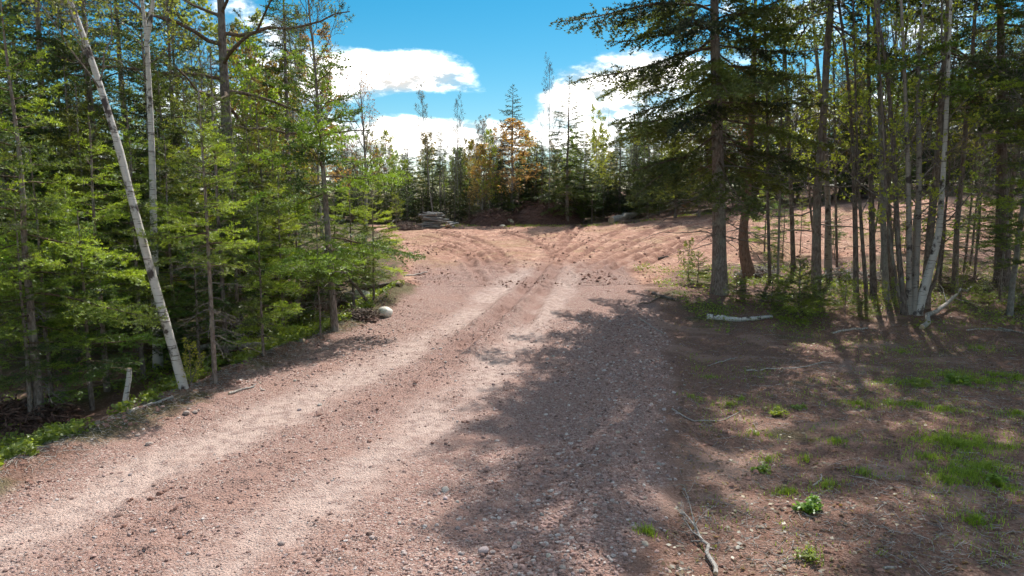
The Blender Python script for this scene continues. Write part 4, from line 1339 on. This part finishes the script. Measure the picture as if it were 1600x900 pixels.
p = gpos(602, 494)
single('boulder', rock_mesh('boulder', 3, .19, .2, .165, M_ROCK_WHITE), p + [0, 0, .11], .4, 1, (1, 1, 1), label='round white boulder at the left edge of the road', cat='boulder')
p = gpos(555, 474)
single('boulder', rock_mesh('boulder', 6, .48, .26, .19, M_ROCK_WHITE), p + [0, .1, .2], -.06, 1, (1, 1, .98), label='long pale boulder half hidden behind the fir stems', cat='boulder')
p = gpos(795, 352)
single('boulder', rock_mesh('boulder', 8, .36, .34, .3, M_ROCK_WHITE), p + [0, 0, .12], 0, 1, (.75, .78, .62), label='pale mossy boulder at the back edge of the clearing', cat='boulder')
p = gpos(785, 354)
single('stone', rock_mesh('stone', 9, .2, .16, .08, M_ROCK_WHITE), p + [0, 0, .03], 0, 1, (.8, .78, .72), label='flat pale stone touching the mossy boulder', cat='stone')

# stacked logs at the back left of the clearing
lp = gpos(678, 356)
rng2 = np.random.default_rng(5)
lmesh = []
for s_ in range(4):
    b = Buf()
    P = np.stack([np.linspace(-1, 1, 8), np.cumsum(rng2.normal(0, .012, 8)), np.cumsum(rng2.normal(0, .01, 8))], 1)
    rd = np.linspace(1, .8, 8) * .085 * (1 + rng2.normal(0, .05, 8))
    V, F = tubes(P[None], rd[None], 9)
    b.add(V, F, 0, .5, True)
    caps(b, P, rd, 9, 1)
    lmesh.append(b.mesh('log', [M_LOGGREY, M_CUT]))
nl = 0
LAYER = ['bottom', 'second', 'third', 'fourth', 'fifth', 'sixth', 'top']
for row in range(7):
    n_ = 5 - row // 2
    for c_ in range(n_):
        L_ = rng2.uniform(.42, .8)
        o = single('log', lmesh[nl % 4], lp + [rng2.uniform(-.38, .34), (c_ - n_ / 2) * .19 + .1, .08 + row * .145], rng2.normal(0, .07), (L_ * (1 - .04 * row), *([rng2.uniform(.62, 1.12)] * 2)), label='grey log in the %s layer of the log stack, %s' % (LAYER[row], 'facing the clearing' if c_ == 0 else 'behind the front log' if c_ == 1 else 'deeper in the stack'), cat='log', group='logs stacked at the back of the clearing')
        o.rotation_euler = (rng2.uniform(0, 6), rng2.normal(0, .06), rng2.normal(0, .14))
        nl += 1
for i in range(6):
    o = single('log', lmesh[i % 4], lp + [.95 + rng2.uniform(-.12, .25), rng2.uniform(-.5, .4), .08 + .13 * (i // 2)], 1.2 + rng2.normal(0, .3), (.45, .9, .9), label='short log %s at the right end of the log stack' % ['lowest and nearest', 'lowest and farther', 'in the middle nearer', 'in the middle farther', 'on top nearer', 'on top farther'][i], cat='log', group='short logs beside the log stack')
# fallen logs at the back right
lay('fallen_log', [(955, 349), (985, 343), (1020, 335)], .24, .15, [M_DEADWOOD, M_CUT], 'pale barked log lying at the back right of the clearing', 'log', seed=41, lift=[0, .18, .3], k=9)
lay('fallen_log', [(936, 326), (955, 334), (975, 342)], .13, .08, [M_DEADWOOD, M_CUT], 'thin grey log slanting into the pale barked log', 'log', seed=42, lift=[.5, .3, .05], k=8)
lay('fallen_log', [(895, 339), (915, 338), (934, 337)], .17, .14, [M_PALEWOOD, M_CUT], 'short pale log in front of the right brush heap', 'log', seed=43, lift=.25, k=8)
lay('fallen_tree', [(1002, 334), (1030, 318), (1060, 300), (1075, 292)], .09, .03, [M_DEADWOOD, M_CUT], 'bare fallen treetop slanting up at the back right of the clearing', 'fallen tree', subs=12, seed=44, lift=[0, .7, 1.3, 1.6], sub_len=.35)
lay('fallen_tree', [(612, 352), (640, 340), (668, 330)], .05, .02, [M_DEADWOOD, M_CUT], 'bare grey treetop lying left of the log stack', 'fallen tree', subs=9, seed=45, lift=[.1, .5, .9], sub_len=.35)


def brush(seed, w, d, h, n, m, rmin=.006, rmax=.022, lmax=1.5):
    """a heap of crossed branches over an earth core"""
    rng_ = np.random.default_rng(seed)
    b_ = Buf()
    nx_, ny_ = 26, 18
    X, Y = np.meshgrid(np.linspace(-1, 1, nx_), np.linspace(-1, 1, ny_))
    q = np.clip(1 - X ** 2 - Y ** 2, 0, 1)
    Z = h * .8 * q ** .7 * (1 + .7 * fbm(X * 2.5 + seed, Y * 2.5, 4, seed)) - .06
    i_ = np.arange(ny_ - 1)[:, None] * nx_ + np.arange(nx_ - 1)[None]
    b_.add(np.stack([X * w, Y * d, Z], -1).reshape(-1, 3), np.stack([i_, i_ + 1, i_ + nx_ + 1, i_ + nx_], -1).reshape(-1, 4), 0, .5, False)
    core = b_.mesh('earth_core', [M_BRUSH])
    b2 = Buf()
    rr, th = np.sqrt(rng_.uniform(0, 1, n)), rng_.uniform(0, 6.28, n)
    x_, y_ = rr * np.cos(th), rr * np.sin(th)
    z_ = h * np.clip(1 - rr ** 2, 0.05, 1) ** .7 * rng_.uniform(.5, 1.15, n)
    D = unit(np.stack([rng_.normal(0, 1, n), rng_.normal(0, .7, n), rng_.normal(0, .3, n)], 1))
    L_ = rng_.uniform(.25, min(lmax, .8 * w), n)
    t_ = np.linspace(-.5, .5, 5)
    P = np.stack([x_ * w, y_ * d, z_], 1)[:, None] + D[:, None] * (L_[:, None] * t_)[..., None]
    P[:, :, 2] -= .25 * (t_ ** 2)[None] * L_[:, None]
    P = P + rng_.normal(0, .02, P.shape)
    P[:, :, 2] = np.maximum(P[:, :, 2], .01)
    V, F = tubes(P, rng_.uniform(rmin, rmax, n)[:, None] * np.linspace(1, .5, 5)[None], 4)
    b2.add(V, F, 0, .5, True)
    return core, b2.mesh('branches', [m])


for (px, py, w, d, h, n, m, lab) in [
    (848, 350, 2.6, 1.2, 1.5, 800, M_BRUSH, 'large reddish brown brush heap in front of the spindly spruce'),
    (768, 352, 1.6, .9, 1.0, 420, M_BRUSH, 'smaller reddish brown brush heap left of the mossy boulder'),
    (935, 337, 1.9, 1.1, .85, 420, M_DEADWOOD, 'grey brush heap at the back right of the clearing'),
    (636, 358, 1.1, .6, .4, 200, M_ROOT, 'low grey brush heap left of the log stack'),
    (985, 348, .75, .4, .22, 110, M_ROOT, 'dark debris heap under the pale barked log'),
    (1010, 327, 2.6, 1.3, 1.3, 560, M_BRUSH, 'dark brush heap under the bright low fir'),
    (480, 478, 1.3, .9, .6, 420, M_ROOT, 'tangle of dead brushwood under the crooked spruce'),
    (30, 665, .9, .5, .35, 260, M_BRUSH, 'reddish dead brush at the far left edge'),
    (1185, 432, .8, .5, .3, 130, M_DEADWOOD, 'tangle of dead twigs between the swept pine and the pole trees'),
    (1330, 440, 1.1, .6, .4, 170, M_DEADWOOD, 'tangle of dead branches behind the five dark stems'),
    (1500, 450, 1.0, .6, .35, 150, M_ROOT, 'tangle of dead branches between birch clump and thick right trunk'),
    (560, 495, .5, .3, .16, 150, M_ROOT, 'dark root tangle left of the round white boulder'),
]:
    core, brn = brush(px, w, d, h, n, m)
    root = empty('brush_heap', gpos(px, py))
    tag(root, lab, 'brush heap')
    child('earth_core', core, root)
    child('branches', brn, root)

# ------------------------------------------------------------------ stones and gravel on the road
IV = np.array([(-.5257, .8507, 0), (.5257, .8507, 0), (-.5257, -.8507, 0), (.5257, -.8507, 0), (0, -.5257, .8507), (0, .5257, .8507), (0, -.5257, -.8507), (0, .5257, -.8507), (.8507, 0, -.5257), (.8507, 0, .5257), (-.8507, 0, -.5257), (-.8507, 0, .5257)])
IF = np.array([(0, 11, 5), (0, 5, 1), (0, 1, 7), (0, 7, 10), (0, 10, 11), (1, 5, 9), (5, 11, 4), (11, 10, 2), (10, 7, 6), (7, 1, 8), (3, 9, 4), (3, 4, 2), (3, 2, 6), (3, 6, 8), (3, 8, 9), (4, 9, 5), (2, 4, 11), (6, 2, 10), (8, 6, 7), (9, 8, 1)])
rng = np.random.default_rng(9)
N = 110000
y_ = 4.4 + 13.0 * rng.uniform(0, 1, N) ** 1.9
x_ = xl(y_) - .3 + rng.uniform(0, 1, N) * (xr(y_) - xl(y_) + .9)
a, l_, u_, uz, c_ = zones(x_, y_)
right_w = np.exp(-((x_ - xr(y_) + .9) / 1.0) ** 2)
dens = np.clip(.10 + .55 * a * (1 - l_) * (.45 + 1.4 * (fbm(x_ * 1.1, y_ * .8, 3, 55) + .25)) + .75 * right_w, .04, 1) * np.where(a > .3, 1, .35)
keep = (rng.uniform(0, 1, N) < dens * .75) & (np.abs(x_) < .78 * y_ + .4)
x_, y_, right_w = x_[keep][:28000], y_[keep][:28000], right_w[keep][:28000]
n = len(x_)
rad = np.clip(np.exp(rng.normal(math.log(.0082), .42, n)) * (1 + .55 * right_w), .004, .028) * np.where(y_ > 11, 1.25, 1)
sc_ = rad[:, None] * np.stack([rng.uniform(.8, 1.5, n), rng.uniform(.7, 1.2, n), rng.uniform(.45, .8, n)], 1)
an = rng.uniform(0, 6.28, n)
OV = np.array([(1, 0, 0), (-1, 0, 0), (0, 1, 0), (0, -1, 0), (0.25, 0.2, 1), (-.2, -.25, -1), (-.3, .25, .85)])
OF = np.array([(0, 2, 4), (2, 6, 4), (2, 1, 6), (1, 3, 6), (3, 4, 6), (3, 0, 4), (2, 0, 5), (1, 2, 5), (3, 1, 5), (0, 3, 5)])


def pebbles(buf, x, y, z, sc, an, var, big):
    """stones as rough lumps; the small ones with fewer faces"""
    for sel, BV, BF in ((big, IV, IF), (~big, OV * .95, OF)):
        m = int(sel.sum())
        k = len(BV)
        W = BV[None] * rng.uniform(.75, 1.22, (m, k, 1)) * sc[sel][:, None]
        c, s = np.cos(an[sel])[:, None], np.sin(an[sel])[:, None]
        W = np.stack([W[..., 0] * c - W[..., 1] * s, W[..., 0] * s + W[..., 1] * c, W[..., 2]], -1) + np.stack([x[sel], y[sel], z[sel]], -1)[:, None]
        buf.add(W.reshape(-1, 3), (BF[None] + np.arange(m)[:, None, None] * k).reshape(-1, 3), 0, np.repeat(var[sel], k), False)


b = Buf()
pebbles(b, x_, y_, surf(x_, y_) + sc_[:, 2] * .35, sc_, an, rng.beta(1.7, 1.9, n), rad > .0125)
tag(single('gravel', b.mesh('gravel', [M_GRAVEL])), 'loose pinkish grey gravel spread over the road', 'gravel', kind='stuff')
print('gravel', n)
# the larger stones one can pick out, pieces of the road
sm = [rock_mesh('stone', 60 + i, 1, .8, .55, M_STONE, 2, .4) for i in range(4)]
made = 0
while made < 150:
    y = 4.6 + 9 * rng.uniform() ** 1.6
    x = float(xr(y)) - abs(rng.normal(0, 1.0)) + .25 if rng.uniform() < .65 else rng.uniform(float(xl(y)), float(xr(y)))
    if abs(x) > .77 * y:
        continue
    r_ = float(np.clip(rng.lognormal(math.log(.026), .3), .017, .055))
    o = child('stone', sm[made % 4], ROAD, jitter((rng.uniform(.75, 1.35),) * 3, .06))
    o.location = (x, y, surf1(x, y) + r_ * .15)
    o.rotation_euler = (rng.normal(0, .2), rng.normal(0, .2), rng.uniform(0, 6))
    o.scale = (r_, r_, r_)
    made += 1
# stones cast to the left verge
for i in range(14):
    y = rng.uniform(7.5, 16)
    x = float(xl(y)) + rng.normal(.3, .25)
    r_ = rng.uniform(.03, .06)
    o = child('stone', sm[i % 4], ROAD, (1.1, 1.05, 1.0))
    o.location = (x, y, surf1(x, y) + r_ * .2)
    o.scale = (r_, r_, r_)

# ------------------------------------------------------------------ grass, ground cover, litter
def blades(buf, x, y, h, rng_, wid=.005, lean=.5):
    n_ = len(x)
    z = surf(x, y)
    p = np.stack([x, y, z - .005], 1)
    an = rng_.uniform(0, 6.28, n_)
    d = np.stack([np.cos(an), np.sin(an), np.zeros(n_)], 1)
    s_ = np.stack([-np.sin(an), np.cos(an), np.zeros(n_)], 1) * wid
    ln = rng_.uniform(.1, 1, n_)[:, None] * lean
    m = p + d * h[:, None] * ln * .35 + np.array([0, 0, 1]) * h[:, None] * .6
    t = p + d * h[:, None] * ln + np.array([0, 0, 1]) * h[:, None] * (1 - .35 * ln)
    V = np.stack([p - s_, p + s_, m + s_ * .7, m - s_ * .7, t], 1).reshape(-1, 3)
    o_ = np.arange(n_)[:, None] * 5
    v = np.repeat(rng_.uniform(0, 1, n_), 5)
    k0 = buf.n
    buf.add(V, o_ + np.array([[0, 1, 2, 3]]), 0, v)
    buf.f.append((o_ + np.array([[3, 2, 4]]) + k0, 0, False))


b = Buf()
TUFTS = [(1305, 690, .1, 110), (1340, 632, .2, 260), (1395, 600, .18, 220), (1440, 598, .22, 300), (1490, 588, .3, 420), (1530, 598, .3, 420), (1555, 588, .22, 260), (1590, 592, .18, 180), (1470, 640, .14, 160),
         (1480, 690, .2, 380), (1500, 700, .2, 360), (1520, 690, .15, 200), (1535, 730, .17, 340), (1510, 742, .22, 420), (1480, 752, .12, 160), (1560, 760, .12, 160), (1290, 762, .12, 160), (1350, 742, .1, 110),
         (1138, 632, .12, 130), (1215, 640, .1, 90), (1085, 622, .08, 80), (1110, 590, .1, 80), (1185, 680, .12, 130), (1230, 770, .1, 110), (1200, 720, .1, 90), (1525, 815, .1, 140), (1013, 833, .06, 110), (1390, 632, .15, 180), (1430, 632, .12, 120),
         (1410, 550, .2, 160), (1530, 545, .3, 200), (1160, 625, .08, 80), (1260, 720, .1, 90), (1590, 650, .15, 120), (1572, 700, .1, 80), (1265, 868, .12, 60), (1450, 715, .3, 160)]
rng = np.random.default_rng(21)
for (px, py, sd_, n_) in TUFTS:
    n_ = int(n_ * (3.2 if px > 1420 else 1.7))
    g_ = ground_at(px, py)
    th, rr = rng.uniform(0, 6.28, n_), np.abs(rng.normal(0, sd_ * 1.25, n_))
    x, y = g_[0] + rr * np.cos(th) * 1.25, g_[1] + rr * np.sin(th)
    kk_ = fbm(x * 9, y * 9, 2, 25) > -.12
    x, y, rr = x[kk_], y[kk_], rr[kk_]
    n_ = len(x)
    blades(b, x, y, rng.uniform(.03, .095, n_) * (1.15 - .4 * np.clip(rr / sd_ / 2, 0, 1)), rng, .0042, .95)
n_ = 42000
x, y = rng.uniform(1.5, 14, n_), 5.5 + 13 * rng.uniform(0, 1, n_) ** 1.2
k_ = (x > xr(y) + .4) & (x < .8 * y + .5) & (fbm(x * .9, y * .9, 3, 23) + .55 * fbm(x * 4, y * 4, 3, 24) + .07 * np.clip((x / y - .45) * 3, -1, 1) > .11)
blades(b, x[k_], y[k_], rng.uniform(.02, .075, k_.sum()), rng, .004, 1.0)
# dry and green grass along the back of the clearing
n_ = 2600
x, y = rng.uniform(-7, 14, n_), 45 + rng.normal(0, .5, n_)
k_ = fbm(x * .8, y * .8, 2, 29) > -.08
blades(b, x[k_], y[k_], rng.uniform(.06, .18, k_.sum()), rng, .012)
tag(single('grass', b.mesh('grass', [M_LEAF]), color=(0.24, 0.34, 0.045)), 'scattered tufts of fresh green grass on the brown soil', 'grass', kind='stuff')


def leaf_scatter(buf, x, y, hmax, size, rng_, flat=.4):
    n_ = len(x)
    c = np.stack([x, y, surf(x, y) + rng_.uniform(.01, 1, n_) * hmax], 1)
    an = rng_.uniform(0, 6.28, n_)
    d = unit(np.stack([np.cos(an), np.sin(an), rng_.normal(0, flat, n_)], 1))
    s_ = unit(np.cross(d, np.array([0, 0, 1.]) + rng_.normal(0, flat, (n_, 3))))
    l = (size * rng_.uniform(.5, 1.4, n_))[:, None]
    V = np.stack([c - d * l * .5, c + s_ * l * .36, c + d * l * .5, c - s_ * l * .36], 1).reshape(-1, 3)
    buf.add(V, np.arange(len(V)).reshape(-1, 4), 0, np.repeat(rng_.uniform(0, 1, n_), 4))


b = Buf()
n_ = 60000
y = 7 + 14 * rng.uniform(0, 1, n_) ** 1.3
x = xl(y) - .25 - np.abs(rng.normal(0, 1.6, n_))
k_ = (fbm(x * 1.2, y * 1.2, 3, 26) + .35 * fbm(x * 5, y * 5, 2, 27) > .03 + .05 * (y < 9)) & (x > -.8 * y - 1)
leaf_scatter(b, x[k_], y[k_], .16, .05 * rng.uniform(.45, 1.5, k_.sum()), rng, .6)
n_ = 46000
x, y = rng.uniform(4.5, 19, n_), rng.uniform(14.5, 26, n_)
k_ = (fbm(x * 1.0, y * 1.0, 3, 36) + .35 * fbm(x * 5, y * 5, 2, 37) > .02) & (x > 4.6) & (y > 15.4 + .12 * (x - 6))
leaf_scatter(b, x[k_], y[k_], .2, .05 * rng.uniform(.45, 1.5, k_.sum()), rng, .6)
tag(single('ground_cover', b.mesh('ground_cover', [M_LEAF]), color=(0.21, 0.275, 0.055)), 'low green leafy undergrowth along the wood edges', 'undergrowth', kind='stuff')

# leafy weeds that stand out on the soil
rngw = np.random.default_rng(31)
wm = []
for q in range(2):
    b = Buf()
    n_ = 260
    sub = rngw.normal(0, .5, (7, 2))
    sh = rngw.uniform(.3, .8, 7)
    wch = rngw.integers(0, 7, n_)
    th, rr = rngw.uniform(0, 6.28, n_), np.sqrt(rngw.uniform(0, 1, n_)) * .5
    c = np.stack([sub[wch, 0] + rr * np.cos(th), sub[wch, 1] + rr * np.sin(th), .06 + sh[wch] * (1 - 2 * rr ** 2) * rngw.uniform(.2, 1, n_)], 1)
    an = th + rngw.normal(0, .6, n_)
    d = unit(np.stack([np.cos(an), np.sin(an), rngw.normal(.25, .35, n_)], 1))
    s_ = unit(np.cross(d, np.array([0, 0, 1.]) + rngw.normal(0, .4, (n_, 3))))
    l = rngw.uniform(.2, .46, n_)[:, None]
    V = np.stack([c - d * l * .5, c + s_ * l * .34, c + d * l * .5, c - s_ * l * .34], 1).reshape(-1, 3)
    b.add(V, np.arange(len(V)).reshape(-1, 4), 1, np.repeat(rngw.uniform(0, 1, n_), 4))
    st_ = c[::6]
    P = np.stack([st_ * [.15, .15, 0], st_ * [.6, .6, .55], st_], 1)
    V, F = tubes(P, np.full((len(P), 3), .012), 3)
    b.add(V, F, 0, .5, True)
    wm.append(b.mesh('weed', [M_TWIG_LIVE, M_LEAF]))
for (px, py, s, c, lab) in [(1265, 802, .15, (0.17, 0.30, 0.05), 'bushy green weed near the bottom edge right of the bare patch'), (1212, 648, .12, (0.3, 0.36, 0.06), 'yellowish weed above the bare soil patch'), (1432, 604, .16, (0.2, 0.27, 0.07), 'pale leafed weed among the bright grass'),
                            (1505, 600, .2, (0.17, 0.27, 0.05), 'tall pale weed in the upper grass patch'), (1190, 735, .11, (0.2, 0.29, 0.06), 'spindly weed at the right side of the bare patch'), (1250, 640, .11, (0.22, 0.3, 0.09), 'grey-green weed right of the yellowish weed'), (1553, 752, .12, (0.2, 0.31, 0.06), 'low broad weed right of the lowest bright grass'),
                            (1268, 878, .1, (0.24, 0.29, 0.07), 'small olive weed at the bottom edge')]:
    single('weed', wm[px % 2], gpos(px, py), rngw.uniform(0, 6), (s, s, s * 1.1), c, label=lab, cat='weed')

# litter of twigs and dead leaves
b = Buf()
rng = np.random.default_rng(51)
n_ = 9000
y = 5 + 14 * rng.uniform(0, 1, n_) ** 1.5
x = xr(y) + .1 + rng.uniform(0, 1, n_) ** .8 * (.8 * y + 1 - xr(y))
k_ = (x < .8 * y + .5) & (fbm(x * .8, y * .8, 3, 52) > -.12)
x, y = x[k_], y[k_]
y2 = rng.uniform(7, 17, 2200)
x = np.concatenate([x, xl(y2) - .1 + rng.normal(-.15, .25, 2200)])
y = np.concatenate([y, y2])
n_ = len(x)
an = rng.uniform(0, 6.28, n_)
L_ = rng.lognormal(math.log(.07), .55, n_)
t_ = np.linspace(-.5, .5, 3)
X = x[:, None] + np.cos(an)[:, None] * L_[:, None] * t_
Y = y[:, None] + np.sin(an)[:, None] * L_[:, None] * t_
Z = surf(X.ravel(), Y.ravel()).reshape(X.shape) + .006 + rng.uniform(0, .02, (n_, 1))
P = np.stack([X, Y, Z], -1) + rng.normal(0, .004, (n_, 3, 3))
V, F = tubes(P, rng.uniform(.0016, .0042, n_)[:, None] * np.array([[1, .9, .6]]), 3)
b.add(V, F, 0, .5)
x, y = rng.uniform(1.2, 15, 24000), 5 + 14 * rng.uniform(0, 1, 24000) ** 1.4
k_ = (x > xr(y) + .15) & (x < .8 * y + .5)
n0 = b.n
bb = Buf()
leaf_scatter(bb, x[k_], y[k_], .018, .044, rng, .3)
b.add(np.concatenate(bb.v), bb.f[0][0], 1, np.concatenate(bb.a))
tag(single('litter', b.mesh('litter', [M_DEADWOOD, M_LEAF]), color=(0.22, 0.155, 0.11)), 'dead twigs and dry leaves strewn over the soil', 'litter', kind='stuff')
# soil clods along the verges and the loosened strips
n_ = 15000
y = 5 + 20 * rng.uniform(0, 1, n_) ** 1.5
w = rng.uniform(0, 1, n_)
x = np.where(w < .3, xl(y) - .25 + rng.normal(0, .28, n_), np.where(w < .6, xr(y) + .35 + np.abs(rng.normal(0, 1.8, n_)), xl(y) + (xr(y) - xl(y)) * rng.uniform(0, 1, n_)))
a, l_, u_, uz, c_ = zones(x, y)
k_ = (l_ < .4) & (fbm(x * 1.3, y * 1.3, 2, 62) + .12 * (w < .6) + .3 * (u_ - .25) > .0) & (np.abs(x) < .8 * y + .3)
x, y = x[k_], y[k_]
n_ = len(x)
rad = np.clip(rng.lognormal(math.log(.0105), .5, n_), .005, .042)
yc = 20 + 26 * rng.uniform(0, 1, 9000) ** 1.1
xc = rng.uniform(-8, 16, 9000)
kc = zones(xc, yc)[4] > .6
kc &= fbm(xc * .7, yc * .7, 3, 81) + .25 * fbm(xc * 4, yc * 4, 2, 82) > .02
x, y, rad = np.concatenate([x, xc[kc]]), np.concatenate([y, yc[kc]]), np.concatenate([rad, np.clip(rng.lognormal(math.log(.028), .45, kc.sum()), .012, .1)])
n_ = len(x)
sc_ = rad[:, None] * np.stack([rng.uniform(.8, 1.5, n_), rng.uniform(.8, 1.3, n_), rng.uniform(.5, .9, n_)], 1)
b = Buf()
pebbles(b, x, y, surf(x, y) + rad * .25, sc_, rng.uniform(0, 6, n_), np.full(n_, .5), (rad > .016) & (y < 12))
M_CLOD, nt = mat('soil_clods')
g = node(nt, 'ShaderNodeNewGeometry')
nz = node(nt, 'ShaderNodeTexNoise', ins={'Vector': g.outputs['Position'], 'Scale': 5.0, 'Detail': 6.0})
finish(nt, ramp(nt, nz.outputs[0], [(0.35, (0.17, 0.095, 0.075)), (0.6, (0.33, 0.19, 0.15))]), .95, nz.outputs[0], .1)
tag(single('soil_clods', b.mesh('soil_clods', [M_CLOD])), 'crumbled red soil clods along the road edges', 'soil', kind='stuff')
print('clods', n_)

# ------------------------------------------------------------------ say which tree each one is
SHORT = [('leaning left beside', 'the leaning white birch'), ('forked', 'the forked birch'), ('slim young fir', 'the slim young fir'), ('tallest spruce', 'the crooked roadside spruce'), ('corner where', 'the bright corner fir'),
         ('big dark pine', 'the big dark pine'), ('red-budded', 'the red-budded maple'), ('wide sunlit', 'the far left fir'), ('bare pale birch', 'the bare leaning birch'), ('slender bare', 'the slender bare birch'), ('rusty orange', 'the rusty maple'), ('spindly spruce with', 'the spindly spruce'),
         ('tall spindly', 'the spindly spruce'), ('broad dark', 'the broad dark spruce'), ('large spruce with', 'the large roadside spruce'), ('swept', 'the swept red pine'), ('stout grey', 'the stout grey birch'), ('six stems', 'the pale birch clump'), ('five dark', 'the five dark stems'),
         ('thick dark straight', 'the thick right trunk'), ('light green poplar', 'the light green poplar'), ('blue-green', 'the blue-green spruce')]
marks = []
for o in COL.objects:
    if o.parent is None and o.get('category') == 'tree' and not o.get('group'):
        for key, sh in SHORT:
            if key in o['label']:
                p = o.location
                marks.append((800 + p.x / p.y * F_PX, p.y, sh))
                break
buckets = {}
KINDW = {'fir_tree': 'fir', 'spruce_tree': 'spruce', 'leafy_tree': 'leafy tree', 'bare_tree': 'bare tree'}
for o in COL.objects:
    if o.parent is None and o.get('category') == 'tree' and o.get('group'):
        p = o.location
        px = 800 + p.x / p.y * F_PX
        m_ = min(marks, key=lambda m: abs(m[0] - px) / 60 + abs(math.log(m[1] / p.y)) * 4)
        dx, ratio = px - m_[0], p.y / m_[1]
        rel = 'left of' if dx < -25 else 'right of' if dx > 25 else 'level with'
        dep = 'set behind and ' if ratio > 1.12 else 'standing nearer and ' if ratio < .9 else 'close '
        if rel == 'level with':
            rel, dep = ('behind' if ratio >= 1 else 'in front of'), 'directly '
        buckets.setdefault((KINDW[o.name.split('.')[0]], dep + rel + ' ' + m_[2]), []).append((px, o))
ORD = ['leftmost', 'second', 'third', 'fourth', 'fifth', 'sixth', 'seventh', 'eighth', 'ninth', 'tenth', 'eleventh', 'twelfth', 'thirteenth', 'fourteenth', 'fifteenth', 'sixteenth', 'seventeenth', 'eighteenth', 'nineteenth', 'twentieth', 'twenty-first', 'twenty-second', 'twenty-third', 'twenty-fourth', 'twenty-fifth', 'twenty-sixth', 'twenty-seventh', 'twenty-eighth', 'twenty-ninth', 'thirtieth']
for (kd, where), L_ in buckets.items():
    L_.sort(key=lambda t: t[0])
    hs_ = [t[1].dimensions for t in L_]
    if len(L_) == 1:
        L_[0][1]['label'] = 'single %s %s' % (kd, where)
        continue
    for q, (_, o) in enumerate(L_):
        if q == len(L_) - 1:
            o['label'] = 'rightmost %s of those %s' % (kd, where)
        elif q == 0:
            o['label'] = 'leftmost %s of those %s' % (kd, where)
        else:
            n_ = len(L_) - 1 - q
            o['label'] = '%s %s from the left %s' % (ORD[q], kd, where) if q < 12 else '%s %s from the right %s' % (ORD[min(n_, 29)], kd, where)
